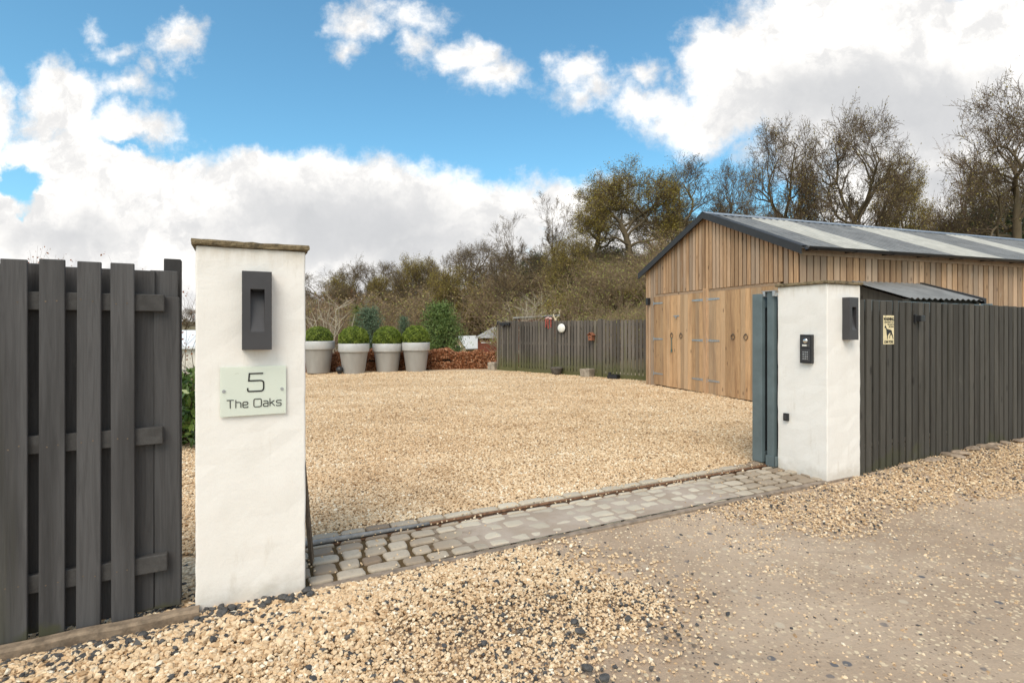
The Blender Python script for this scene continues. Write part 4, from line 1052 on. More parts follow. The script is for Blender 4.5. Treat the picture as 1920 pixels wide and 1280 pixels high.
for sgn in (1, -1):
    mb.add([(0, -.15, 2.98), (0, 2.4, 2.98), (sgn * 1.12, 2.4, 1.80), (sgn * 1.12, -.15, 1.80), (0, -.15, 2.93), (0, 2.4, 2.93), (sgn * 1.12, 2.4, 1.74), (sgn * 1.12, -.15, 1.74)],
           [(0, 1, 2, 3), (7, 6, 5, 4), (0, 3, 7, 4), (2, 6, 7, 3) if False else (1, 5, 6, 2)])
mb.build('roof', 'whiteroof', s2)
mb = MB(); mb.box(-.28, .28, -.03, 0, 1.5, 2.1); f_ = mb.build('window', 'white', s2); MB().box(-.2, .2, -.04, -.03, 1.56, 2.04).build('pane', 'anthracite', f_)
s3 = root('felt_roof_shed', (.15, 24, -.3), R(-4), 'low shed with a flat pale grey roof just showing over the paling fence', 'shed')
mb = MB(); mb.box(0, 1.9, 0, 1.8, -.8, 2.2); mb.build('wall', 'redwood', s3)
mb = MB(); mb.prism([(-.1, 2.22), (2.0, 2.34), (2.0, 2.40), (-.1, 2.28)], -.12, 1.9); mb.build('roof', 'felt', s3); s3.location.z = -.24

# ------------------------------------------------------------------ trees
def rot_about(v, ax, a):
    return v * math.cos(a) + np.cross(ax, v) * math.sin(a) + ax * np.dot(ax, v) * (1 - math.cos(a))
def make_tree(seed, kind='oak'):
    rs_ = np.random.default_rng(seed); lines = []; tips = []
    P_ = dict(
        oak=dict(wig=(.10, .30, .32, .24, .18, .14), n=(6, 7, 6, 4, 4), ang=(.55, 1.15), ratio=((.55, .8), (.45, .65), (.40, .58), (.42, .6), (.45, .6)), up=(.0, .11, .10, .08, .06, .04), trunk=.50, levels=5, r=.024, rr=(.55, .60, .5, .45, .45), first=.52),
        ash=dict(wig=(.05, .12, .16, .2, .2, .2), n=(9, 6, 5, 4, 3), ang=(.3, .7), ratio=((.32, .5), (.4, .6), (.4, .6), (.45, .6), (.5, .6)), up=(.0, .12, .10, .06, .03, .0), trunk=.78, levels=5, r=.015, rr=(.45, .5, .55, .55, .5), first=.3),
        olive=dict(wig=(.10, .30, .32, .24, .2, .16), n=(6, 7, 5, 4, 4), ang=(.5, 1.05), ratio=((.65, .9), (.45, .65), (.42, .58), (.42, .6), (.45, .6)), up=(.0, .09, .08, .07, .05, .03), trunk=.42, levels=5, r=.024, rr=(.52, .6, .5, .45, .45), first=.42),
        dead=dict(wig=(.12, .30, .34, .34, .3), n=(4, 4, 3, 2), ang=(.35, .8), ratio=((.6, .8), (.45, .6), (.4, .6), (.4, .6)), up=(.02, .12, .08, .05, .0), trunk=.5, levels=4, r=.022, rr=(.5, .5, .5, .5), first=.5))[kind]
    def grow(p, d, ln, r_, lv):
        ns = 7 if lv < 2 else (5 if lv < 3 else 3); pts = [p]; dirs = [d]; rad = [r_]
        end = r_ * (.62 if lv == 0 else .27 if lv < 3 else .3); w = P_['wig'][lv]
        for k in range(ns):
            d = d + rs_.normal(size=3) * w; d[2] += P_['up'][lv]; d = d / np.linalg.norm(d)
            p = p + d * ln / ns; pts.append(p); dirs.append(d); rad.append(r_ + (end - r_) * (k + 1) / ns)
        lines.append((lv, np.array(pts), np.array(rad)))
        if lv >= P_['levels'] - 1: tips.append(pts[-1]); tips.append(pts[-2])
        if lv >= P_['levels']: return
        if lv == 2 and kind in ('oak', 'olive') and hold: pend.append((len(lines) - 1, ln)); tips.append(pts[-1]); return
        kids(pts, dirs, rad, lv, ln)
        if lv == 0:
            for q in range(2):
                nd = d + rs_.normal(size=3) * .35; nd /= np.linalg.norm(nd); grow(pts[-1], nd, ln * .85, r_ * .5, 1)
    def kids(pts, dirs, rad, lv, ln):
        ns = len(pts) - 1; nc = P_['n'][min(lv, len(P_['n']) - 1)]; f0 = P_['first'] if lv == 0 else .30
        for c in range(nc + int(rs_.integers(0, 2))):
            f = min(f0 + (1 - f0) * (c + rs_.random()) / (nc + .5), .999); k = int(f * ns); pp = pts[k] + (pts[k + 1] - pts[k]) * (f * ns - k)
            dd_ = dirs[k]; ax = np.cross(dd_, rs_.normal(size=3)); ax /= np.linalg.norm(ax) + 1e-9
            nd = rot_about(dd_, ax, rs_.uniform(*P_['ang']))
            if lv < 2: nd[2] = nd[2] * .7 + .18
            else: nd[2] += .15
            nd /= np.linalg.norm(nd)
            grow(pp, nd, ln * rs_.uniform(*P_['ratio'][lv]), max(rad[k] * P_['rr'][lv] * rs_.uniform(.85, 1.2), .0009), lv + 1)
    pend = []; hold = True
    grow(np.array([0, 0, -.03]), np.array([rs_.normal() * .08, rs_.normal() * .08, 1.]), P_['trunk'], P_['r'], 0)
    if kind in ('oak', 'olive'):
        T = np.array(tips); c0 = T.mean(0); ext = np.percentile(np.abs(T - c0), 82, axis=0) * 1.0
        def squash(q):
            e = (q - c0) / ext; ee = e.copy(); ee[..., 2] = np.where(e[..., 2] > 0, e[..., 2], e[..., 2] * .55)
            a = np.arctan2(e[..., 1], e[..., 0]); b = np.arctan2(e[..., 2], np.hypot(e[..., 0], e[..., 1]))
            n_ = np.linalg.norm(ee, axis=-1); lim = .92 + .13 * np.sin(3 * a + seed) * np.cos(3 * b) + .08 * np.sin(7 * a + 5 * b + seed)
            n2 = np.where(n_ > lim, lim + .30 * np.tanh((n_ - lim) / .30), n_); return c0 + (q - c0) * (n2 / np.maximum(n_, 1e-6))[..., None]
        lines = [(lv, p_ if lv == 0 else squash(p_), r_) for lv, p_, r_ in lines]; tips = []; hold = False
        for li, ln in pend:
            p_, r_ = lines[li][1], lines[li][2]; dd = np.diff(p_, axis=0); dd /= np.linalg.norm(dd, axis=1)[:, None] + 1e-9
            out = (p_ - c0); out /= np.linalg.norm(out, axis=1)[:, None] + 1e-9
            dirs = [x_ * .75 + o_ * .45 for x_, o_ in zip(list(dd) + [dd[-1]], out)]; dirs = [x_ / np.linalg.norm(x_) for x_ in dirs]
            kids(list(p_), dirs, list(r_), 2, ln)
    top = np.percentile(np.concatenate([l[1][:, 2] for l in lines]), 99.8); s_ = 1 / top
    return [(lv, p * s_, r_ * s_) for lv, p, r_ in lines], np.array(tips) * s_
def tubes(lines, kfun):
    V_, F_ = [], []; off = 0; groups = {}
    for lv, p, r_ in lines: groups.setdefault((len(p), kfun(lv)), []).append((p, r_))
    for (n, k), lst in groups.items():
        P = np.stack([a for a, _ in lst]); Rr = np.stack([b for _, b in lst]); m = len(lst)
        d = np.empty_like(P); d[:, 1:-1] = P[:, 2:] - P[:, :-2]; d[:, 0] = P[:, 1] - P[:, 0]; d[:, -1] = P[:, -1] - P[:, -2]
        d /= np.linalg.norm(d, axis=2)[..., None] + 1e-12
        ref = np.where(np.abs(d[..., 2:3]) < .9, np.array([0, 0, 1.]), np.array([1., 0, 0])); a = np.cross(d, ref); a /= np.linalg.norm(a, axis=2)[..., None]; b = np.cross(d, a)
        th = np.arange(k) * 2 * np.pi / k
        ring = P[:, :, None] + (a[:, :, None] * np.cos(th)[None, None, :, None] + b[:, :, None] * np.sin(th)[None, None, :, None]) * Rr[:, :, None, None]
        V_.append(ring.reshape(-1, 3)); base = off + np.arange(m)[:, None, None] * n * k
        i = np.arange(n - 1)[None, :, None]; j = np.arange(k)[None, None, :]; j2 = (j + 1) % k
        F_.append(np.stack([base + i * k + j, base + i * k + j2, base + (i + 1) * k + j2, base + (i + 1) * k + j], -1).reshape(-1, 4)); off += m * n * k
    return np.concatenate(V_), np.concatenate(F_)
def tree_proto(seed, kind, leafmat, nleaf, bark='bark', lsize=.0075, name='oak_tree', scatter=.012, twr=1.0):
    lines, tips = make_tree(seed, kind)
    r0 = bpy.data.objects.new(name, None); COL.objects.link(r0)
    big = [l for l in lines if l[0] <= 2]; small = [(lv, p, np.maximum(r_, .0006) * twr) for lv, p, r_ in lines if lv > 2]
    v, f = tubes(big, lambda lv: 8 if lv == 0 else 5); np_mesh('trunk', v, f, rng.random(len(f)), bark, parent=r0, smooth=True)
    if small:
        v, f = tubes(small, lambda lv: 3); mi = np.zeros(len(f)); rr = rng.random(len(f))
        if nleaf:
            P = tips[rng.integers(0, len(tips), nleaf)] + rng.normal(size=(nleaf, 3)) * scatter
            v2, f2, r2 = leaves(P, rng.uniform(.6, 1.4, nleaf) * lsize, .7)
            f = np.concatenate([f, f2 + len(v)]); v = np.concatenate([v, v2]); mi = np.concatenate([mi, np.ones(len(f2))]); rr = np.concatenate([rr, r2])
        np_mesh('crown', v, f, rr, [bark if bark == 'barkred' else 'twig', leafmat], mi, parent=r0)
    return r0
protos = {
    'oakA': tree_proto(11, 'oak', 'oakbud', 5200), 'oakB': tree_proto(24, 'oak', 'oakbud', 5200), 'oakC': tree_proto(37, 'oak', 'oakbud', 5200),
    'olA': tree_proto(41, 'olive', 'olive', 26000, lsize=.009, scatter=.016), 'olB': tree_proto(52, 'olive', 'olive', 17000, lsize=.009, scatter=.016),
    'ashA': tree_proto(63, 'ash', 'oakbud', 1500, name='ash_tree'), 'dead': tree_proto(77, 'dead', 'oakbud', 0, 'barkred', name='dead_tree'),
}
used = set()
RAD = {}
for k_, o_ in protos.items():
    cr = [c for c in bpy.data.objects if c.parent == o_ and c.name.startswith('crown')][0].data; q_ = np.zeros(len(cr.vertices) * 3); cr.vertices.foreach_get('co', q_); q_ = q_.reshape(-1, 3)
    RAD[k_] = float(np.percentile(np.hypot(q_[:, 0], q_[:, 1]), 93))
def place_tree(key, px, top, d, label, cat='tree', sc=1.0, wpx=130, rz=None, group='trees of the wood behind the barn'):
    x = (px - 960) / 1000 * d; zb = float(terrain(x, d)); H = CZ + (615 - top) / 1000 * d - zb
    o = protos[key] if key not in used else copy_tree(protos[key]); used.add(key)
    k = wpx / 2000 * d / RAD[key]; k = min(max(k, .42 * H), 1.35 * H)
    o.location = (x, d, zb - .1); o.scale = (k, k, H); o.rotation_euler = (0, 0, random.random() * 6.28 if rz is None else rz)
    tag(o, label, cat, group)
near = [
    ('oakA', 1465, 222, 38, 'broad bare oak with a rounded crown rising over the barn roof ridge', 160, .5),
    ('oakB', 1632, 200, 36, 'tallest twisted bare oak above the pale roof panels of the barn', 225, 2.2),
    ('olB', 1705, 285, 43, 'leafy topped rounded oak just behind the tallest twisted oak', 130, 1.1),
    ('dead', 1790, 250, 34, 'leafless reddish dead tree with upright forked limbs', 95, 0),
    ('oakC', 1925, 165, 30, 'huge dark gnarled oak cut by the right edge of the photo', 280, 4.0),
    ('olB', 1850, 300, 46, 'olive budding oak between the dead tree and the gnarled oak', 130, 3),
    ('oakC', 1365, 305, 52, 'small dense bare oak left of the broad oak over the ridge', 120, 1.0),
    ('oakA', 1285, 303, 50, 'bare oak standing over the left slope of the barn roof', 160, 3.3),
    ('olA', 1185, 308, 44, 'big olive budding oak with a pale forked trunk above the paling fence', 200, .4),
    ('olB', 1112, 340, 50, 'olive brown oak just left of the big budding oak', 150, 4.4),
    ('ashA', 1030, 355, 50, 'tall bare ash with fine upright branches above the paling fence', 110, 0),
    ('ashA', 985, 405, 60, 'slender bare ash left of the tall ash', 90, 2),
    ('oakB', 925, 452, 72, 'bushy brown oak above the paling fence end post', 140, 1),
    ('oakC', 880, 450, 80, 'brown topped oak left of the bushy oak', 120, 2.4),
    ('ashA', 830, 478, 88, 'thin bare tree in the dip of the skyline', 100, 4),
    ('olA', 775, 480, 95, 'round olive green tree on the far skyline', 105, 5),
    ('oakA', 733, 490, 100, 'brown tree on the far skyline above the third planter', 105, 1),
    ('oakB', 690, 488, 100, 'bare rounded tree on the far skyline above the second planter', 110, 3),
    ('olB', 650, 512, 98, 'olive tinted tree on the far skyline above the first planter', 95, 2),
    ('oakC', 605, 508, 105, 'bare domed tree on the far skyline beside the white pillar', 115, 0),
    ('oakA', 555, 530, 110, 'distant bare tree partly behind the white pillar', 70, 0),
    ('oakB', 345, 575, 110, 'distant bare tree seen between the fence post and the white pillar', 60, 0),
    ('oakA', 805, 498, 92, 'brown tree on the far skyline above the last planter', 90, 2.2),
    ('oakC', 755, 505, 90, 'smaller brown tree between the round olive tree and its neighbour on the skyline', 90, 1.2),
    ('olB', 712, 512, 93, 'small olive tree low on the far skyline above the gap between two planters', 80, 4.2),
    ('oakB', 632, 530, 92, 'low brown tree at the left end of the far wood', 90, 5.2),
    ('oakA', 580, 545, 94, 'low brown tree just clear of the white pillar', 90, .9),
    ('olA', 850, 500, 62, 'olive understorey tree behind the tall green pine', 90, 2.9),
    ('oakC', 960, 465, 50, 'low tangled bare tree behind the left part of the paling fence', 120, 2.9),
    ('olB', 1080, 430, 40, 'low olive tree leaning in front of the ash', 120, .9),
    ('oakA', 1235, 330, 56, 'smaller bare oak beside the barn gable peak', 120, 5.1),
    ('oakB', 1410, 372, 62, 'far bare oak glimpsed left of the broad oak over the ridge', 100, 3.9),
    ('ashA', 1540, 385, 58, 'thin bare tree between the broad and the tallest oaks', 80, .2),
    ('oakB', 1760, 385, 55, 'low spreading bare oak behind the dead tree', 110, 1.7),
]
for key, px, top, d, lab, wpx, rz in near: place_tree(key, px, top, d, lab, wpx=wpx, rz=rz)

# conifers
def conifer(px, top, d, wpx, mat, label, n=9000, name='pine_tree', sparse=.12, cat='conifer', group='young conifers beyond the hedge', flare=.8):
    x = (px - 960) / 1000 * d; zb = float(terrain(x, d)); H = CZ + (615 - top) / 1000 * d - zb; Rr = wpx / 2000 * d
    p = root(name, (x, d, zb - .05), random.random() * 6, label, cat, group)
    mb = MB(); mb.tube([(0, 0, 0), (.01 * H, 0, H * .5), (0, 0, H)], [.02 * H, .013 * H, .002 * H], 8); P = []; nw = 16
    for k in range(nw):
        z = H * (.04 + .93 * (k / nw)); rr = Rr * (1 - (k / nw)) ** flare * 1.0 + .02 * H
        for q in range(7):
            a = q * 6.28 / 7 + k * 1.3 + random.uniform(-.3, .3); e = rr * random.uniform(.75, 1.1)
            tip = Vector((math.cos(a) * e, math.sin(a) * e, z + e * .45)); mb.tube([(0, 0, z), tip * .5 + Vector((0, 0, z * .5 - .02)), tip], [.006 * H, .004 * H, .001 * H], 4)
            m_ = max(4, int(n / nw / 7)); t = rng.random(m_) ** .6
            P.append(np.array([0, 0, z]) + (np.array(tip) - np.array([0, 0, z])) * t[:, None] + rng.normal(size=(m_, 3)) * (sparse * Rr * (.4 + .6 * t))[:, None])
    mb.build('trunk', 'bark', p)
    P = np.concatenate(P); v, f, r_ = leaves(P, rng.uniform(.8, 1.5, len(P)) * .075 * Rr + .01, .22, up=.8); np_mesh('needles', v, f, r_, mat, parent=p)
conifer(826, 566, 30, 110, 'pine', 'bushy young green pine right of the last planter', 22000, flare=.5)
conifer(692, 572, 30, 90, 'spruce', 'blue green pine behind the second planter', 16000, flare=.5)
conifer(757, 586, 31, 70, 'spruce', 'short blue green spruce between the last two planters', 9000)
conifer(668, 560, 34, 56, 'green', 'light yellow green conifer above the second planter', 7000)
for q, (px, top, d, wpx) in enumerate(((1835, 395, 42, 190), (1905, 385, 36, 150), (1770, 412, 52, 120), (1700, 425, 55, 150))):
    conifer(px, top, d, wpx, 'darkpine', ['dark conifer at the foot of the gnarled oak', 'dark conifer at the far right edge above the barn roof', 'dark conifer under the dead tree', 'low dark conifer under the leafy topped oak'][q], 9000, group='dark conifers behind the barn')
for q, (px, top, d, wpx) in enumerate(((1010, 480, 58, 100), (1130, 500, 55, 120), (1060, 560, 38, 120), (1190, 560, 36, 90))):
    conifer(px, top, d, wpx, 'darkpine' if q < 2 else 'olive', ['dark evergreen among the trunks below the tall ash', 'dark evergreen below the olive brown oak', 'mossy green holly behind the round fence lamp', 'mossy holly beside the barn corner'][q], 8000, name='evergreen', group='evergreens in the wood', flare=.5)
# pale shrubs
def twigshrub(loc, H, label, mat='barkpale', bud='pinkbud', nb=260, name='bare_shrub', spreadf=.45, rr=.012):
    p = root(name, loc, 0, label, 'shrub'); mb = MB(); tips = []
    for k in range(9):
        a = random.random() * 6.28; e = random.uniform(.3, 1) * spreadf * H; pts = [Vector((0, 0, 0))]
        for t in (.25, .5, .75, 1): pts.append(Vector((math.cos(a) * e * t + random.uniform(-.04, .04) * H, math.sin(a) * e * t + random.uniform(-.04, .04) * H, H * t * random.uniform(.85, 1.0))))
        mb.tube(pts, [rr * H, rr * .8 * H, rr * .6 * H, rr * .4 * H, rr * .15 * H], 5)
        for m_ in range(7):
            b = pts[random.randint(1, 4)]; c = b + Vector((random.uniform(-.22, .22), random.uniform(-.22, .22), random.uniform(.05, .25))) * H
            mb.tube([b, (b + c) / 2 + Vector((0, 0, .01 * H)), c], [rr * .35 * H, rr * .25 * H, rr * .1 * H], 4); tips += [c, (b + c) / 2]
            for m2 in range(3):
                e2 = c + Vector((random.uniform(-.1, .1), random.uniform(-.1, .1), random.uniform(.0, .1))) * H; mb.tube([(b + c) / 2, e2], [rr * .15 * H, rr * .06 * H], 3); tips.append(e2)
    mb.build('branches', mat, p)
    hold = p
    if nb:
        T = np.array([list(t) for t in tips]); P = T[rng.integers(0, len(T), nb)] + rng.normal(size=(nb, 3)) * .02 * H
        v, f, r_ = leaves(P, rng.uniform(.02, .05, nb), .6); np_mesh('buds', v, f, r_, bud, parent=p)
    return hold
twigshrub((-8.1, 23.5, -.4), 3.0, 'pale branched magnolia with pinkish buds behind the first planter', nb=1500)
twigshrub((-8.9, 25.5, -.5), 3.4, 'twiggy shrub with russet buds left of the magnolia', 'twig', 'redleaf', 1200)
rs = twigshrub((-4.95, 7.9, 0), 1.65, 'thin russet leaved shrub between the fence post and the white pillar', 'twig', 'redleaf', 420, rr=.006, spreadf=.28)
rs2 = twigshrub((-6.45, 8.1, -.1), 2.22, 'red tipped shrub poking just above the left part of the slatted fence', 'twig', 'redleaf', 420, rr=.006, spreadf=.35)
rs['group'] = rs2['group'] = 'russet shrubs behind the slatted fence'
twigshrub((.35, 22.6, 0), 2.5, 'dead pale twiggy shrub over the left end of the paling fence', nb=0, rr=.007, spreadf=.25)
twigshrub((1.1, 23.2, 0), 2.7, 'tall dead pale twigs behind the hanging tray', nb=0, rr=.006, spreadf=.2)

# undergrowth of the wood: one mass nobody could count
def bush_template(seed, nst=34):
    rs_ = np.random.default_rng(seed); lines = []; tips = []
    for k in range(nst):
        a = rs_.random() * 6.28; e = rs_.uniform(.1, .55); d = np.array([math.cos(a) * e, math.sin(a) * e, 1.]); p = np.array([math.cos(a) * .1, math.sin(a) * .1, 0.]); pts = [p]
        h = rs_.uniform(.5, 1)
        for q in range(4): d = d + rs_.normal(size=3) * .18; p = p + d / np.linalg.norm(d) * h / 4; pts.append(p)
        lines.append((0, np.array(pts), np.linspace(.007, .002, 5)))
        for q in range(6):
            b = pts[rs_.integers(1, 5)]; d2 = rs_.normal(size=3); d2[2] = abs(d2[2]); d2 /= np.linalg.norm(d2); c = b + d2 * rs_.uniform(.12, .3)
            m_ = (b + c) / 2 + rs_.normal(size=3) * .02
            lines.append((1, np.array([b, m_, c]), np.array([.003, .0022, .001]))); tips += [c, m_]
    v, f = tubes(lines, lambda lv: 3); tips = np.array(tips)
    P = tips[rs_.integers(0, len(tips), 650)] + rs_.normal(size=(650, 3)) * .03
    v2, f2, r2 = leaves(P, rs_.uniform(.014, .032, 650), .7)
    return v, f, v2, f2, r2
temps = [bush_template(s) for s in (1, 2, 3)]
VV, FF, RR, MI = [], [], [], []; off = 0; nb = 0
while nb < 580:
    d = random.uniform(26, 92) if nb < 230 else (random.uniform(34, 66) if nb < 430 else random.uniform(22.5, 32)); px = random.uniform(560, 1960) if nb < 230 else random.uniform(930, 1330)
    x = (px - 960) / 1000 * d
    if (B0.x - 1 < x) and d < 24: continue
    if px < 970 and d < 56: continue
    if nb >= 480: px = random.uniform(540, 890); d = random.uniform(58, 95); x = (px - 960) / 1000 * d
    if nb < 60: px = random.uniform(800, 960); d = random.uniform(57, 90); x = (px - 960) / 1000 * d
    zb = float(terrain(x, d)); H = random.uniform(2.8, 6) * (.75 if d < 40 else 1.0) * (1.25 if px < 950 else 1) * (1.35 if nb >= 480 else 1)
    if d < 31: H = random.uniform(1.6, 2.8)
    top = 615 - (zb + H - CZ) / d * 1000
    lim = 498 if px < 1210 else (440 if px < 1700 else 425)
    lim = np.interp(px, [560, 700, 850, 930, 1010, 1210, 1250], [565, 548, 530, 515, 492, 478, 450])
    if px > 1250: lim = 432
    if top < lim: H *= max(.4, (CZ + (615 - lim) / 1000 * d - zb) / H if (CZ + (615 - lim) / 1000 * d - zb) > 1 else .3)
    v, f, v2, f2, r2 = temps[nb % 3]; a = random.random() * 6.28; c_, s_ = math.cos(a), math.sin(a); Rm = np.array([[c_, -s_, 0], [s_, c_, 0], [0, 0, 1]]) * H
    Rm[0] *= 1.2; Rm[1] *= 1.2
    A = np.concatenate([v, v2]) @ Rm.T + np.array([x, d, zb - .1]); VV.append(A)
    FF.append(np.concatenate([f, f2 + len(v)]) + off); off += len(A); tone = random.uniform(-.3, .3) + (.35 if (960 < px < 1230 and d < 50) else 0)
    RR.append(np.concatenate([np.full(len(f), .5), np.clip(r2 + tone, 0, 1)])); MI.append(np.concatenate([np.zeros(len(f)), np.ones(len(f2))])); nb += 1
ug = np_mesh('woodland_undergrowth', np.concatenate(VV), np.concatenate(FF), np.concatenate(RR), ['brushtwig', 'brush'], np.concatenate(MI))
tag(ug, 'brown twiggy undergrowth covering the wooded bank behind the yard', 'undergrowth', kind='stuff')

# ------------------------------------------------------------------ gravel: real stones scattered by geometry nodes
def mk_stone():
    m, t, b = newmat('gravel_stones'); r = attr(t, 'tone', 'INSTANCER'); c = coords(t)
    colr = ramp(t, r, [(0, (.045, .045, .048)), (.10, (.10, .095, .09)), (.14, (.33, .20, .10)), (.3, (.56, .385, .22)), (.62, (.71, .53, .335)), (.85, (.81, .66, .46)), (1, (.88, .80, .65))])
    n = noise(t, c, 60, 4, .7); colr = mixc(t, M_(t, 'MULTIPLY', sstep(t, n, .5, .75), .35), colr, (.42, .27, .15), 'MULTIPLY')
    L(t, colr, b.inputs['Base Color']); b.inputs['Roughness'].default_value = .8; return m
MAT['stone'] = mk_stone()
ng = bpy.data.node_groups.new('scatter_stones', 'GeometryNodeTree')
ng.interface.new_socket('Geometry', in_out='INPUT', socket_type='NodeSocketGeometry'); ng.interface.new_socket('Geometry', in_out='OUTPUT', socket_type='NodeSocketGeometry')
gi = ng.nodes.new('NodeGroupInput'); go = ng.nodes.new('NodeGroupOutput')
jn = ng.nodes.new('GeometryNodeJoinGeometry')
for k in range(6):
    ico = ng.nodes.new('GeometryNodeMeshIcoSphere'); ico.inputs['Radius'].default_value = 1; ico.inputs['Subdivisions'].default_value = 2
    nz = ng.nodes.new('ShaderNodeTexNoise'); nz.inputs['Scale'].default_value = .75; nz.inputs['Detail'].default_value = 2
    ps = ng.nodes.new('GeometryNodeInputPosition'); ad = ng.nodes.new('ShaderNodeVectorMath'); ad.operation = 'ADD'; ad.inputs[1].default_value = (k * 7.3, k * 3.1, k * 5.7)
    ng.links.new(ps.outputs[0], ad.inputs[0]); ng.links.new(ad.outputs[0], nz.inputs['Vector'])
    sb = ng.nodes.new('ShaderNodeVectorMath'); sb.operation = 'SUBTRACT'; sb.inputs[1].default_value = (.5, .5, .5); ng.links.new(nz.outputs['Color'], sb.inputs[0])
    sc = ng.nodes.new('ShaderNodeVectorMath'); sc.operation = 'SCALE'; sc.inputs['Scale'].default_value = 2.6; ng.links.new(sb.outputs[0], sc.inputs[0])
    sp2 = ng.nodes.new('GeometryNodeSetPosition'); ng.links.new(ico.outputs['Mesh'], sp2.inputs['Geometry']); ng.links.new(sc.outputs[0], sp2.inputs['Offset'])
    g2i = ng.nodes.new('GeometryNodeGeometryToInstance'); ng.links.new(sp2.outputs[0], g2i.inputs[0]); ng.links.new(g2i.outputs[0], jn.inputs[0])
iop = ng.nodes.new('GeometryNodeInstanceOnPoints'); iop.inputs['Pick Instance'].default_value = True
ng.links.new(gi.outputs[0], iop.inputs['Points']); ng.links.new(jn.outputs[0], iop.inputs['Instance'])
def named(nm, typ):
    n = ng.nodes.new('GeometryNodeInputNamedAttribute'); n.data_type = typ; n.inputs['Name'].default_value = nm
    return [o for o in n.outputs if o.enabled][0]
ng.links.new(named('pick', 'INT'), iop.inputs['Instance Index'])
e2r = ng.nodes.new('FunctionNodeEulerToRotation'); ng.links.new(named('rot', 'FLOAT_VECTOR'), e2r.inputs[0]); ng.links.new(e2r.outputs[0], iop.inputs['Rotation'])
ng.links.new(named('scl', 'FLOAT_VECTOR'), iop.inputs['Scale'])
sm = ng.nodes.new('GeometryNodeSetMaterial'); sm.inputs['Material'].default_value = MAT['stone']; ng.links.new(iop.outputs[0], sm.inputs[0]); ng.links.new(sm.outputs[0], go.inputs[0])
def stones(name, P, size, tone, label):
    n = len(P); me = bpy.data.meshes.new(name); me.vertices.add(n); me.vertices.foreach_set('co', P.astype(np.float32).ravel())
    rot = rng.uniform(-.5, .5, (n, 3)); rot[:, 2] = rng.uniform(0, 6.28, n)
    scl = np.stack([size * rng.uniform(.8, 1.3, n), size * rng.uniform(.65, 1.0, n), size * rng.uniform(.45, .8, n)], 1) * .5
    for nm, ty, dt, key in (('rot', 'FLOAT_VECTOR', rot, 'vector'), ('scl', 'FLOAT_VECTOR', scl, 'vector'), ('tone', 'FLOAT', tone, 'value'), ('pick', 'INT', rng.integers(0, 6, n), 'value')):
        a = me.attributes.new(nm, ty, 'POINT'); a.data.foreach_set(key, dt.astype(np.int32 if ty == 'INT' else np.float32).ravel())
    me.materials.append(MAT['stone'])
    o = bpy.data.objects.new(name, me); COL.objects.link(o); md = o.modifiers.new('scatter', 'NODES'); md.node_group = ng
    return tag(o, label, 'gravel', kind='stuff')
def inview(x, y, m=130):
    px = 960 + 1000 * x / y; py = 615 + 1550 / y
    return (px > -m) & (px < 1920 + m) & (py < 1280 + m * 1.3)
def in_poly(x, y, poly):
    ins = np.zeros(len(x), bool); n = len(poly)
    for i in range(n):
        (x1, y1), (x2, y2) = poly[i], poly[(i + 1) % n]
        c = ((y1 > y) != (y2 > y)) & (x < (x2 - x1) * (y - y1) / (y2 - y1 + 1e-12) + x1); ins ^= c
    return ins
def nz2(x, y, s, o=0): return fbm2(x + o, y + o * 1.7, s)
def polyd(x, y, poly):
    d = np.full(len(x), 1e9)
    for i in range(len(poly)):
        (x1, y1), (x2, y2) = poly[i], poly[(i + 1) % len(poly)]
        dx_, dy_ = x2 - x1, y2 - y1; t = np.clip(((x - x1) * dx_ + (y - y1) * dy_) / (dx_ ** 2 + dy_ ** 2), 0, 1)
        d = np.minimum(d, np.hypot(x - x1 - t * dx_, y - y1 - t * dy_))
    return np.where(in_poly(x, y, poly), d, -d)
def inpillar(u, v, m=.0):
    return ((u > -PW - m) & (u < m) | (u > OP - m) & (u < OP + PW + m)) & (v > -m) & (v < PW + m)
# foreground gravel by the left pillar
polyL = [(-3.6, 1.4), (-3.6, 3.2), (-1.2, 3.2), (.10, 3.76), (.45, 3.55), (.74, 3.32), (.86, 3.05), (.62, 2.72), (.28, 2.50), (.02, 2.28), (-.25, 1.9), (-.5, 1.4)]
def gen(x0, x1, y0, y1, dens, fn):
    n = int((x1 - x0) * (y1 - y0) * dens); x = rng.uniform(x0, x1, n); y = rng.uniform(y0, y1, n)
    k = inview(x, y); x, y = x[k], y[k]; pr = fn(x, y); k = rng.random(len(x)) < pr; return x[k], y[k]
def fL(x, y):
    u, v = uv_of(x, y); d = polyd(x, y, polyL) + .10 * nz2(x, y, 3.1) + .05 * nz2(x, y, 9)
    ok = (v < 0) | ((u < -PW) & (v < 2.2)) | (u < 0) & (v > PW)
    return (smooth(d, -.06, .10) * .85 + .15 * smooth(d, -.5, -.05)) * ok * ~inpillar(u, v)
x, y = gen(-3.6, 1.5, 1.4, 4.2, 7000, fL)
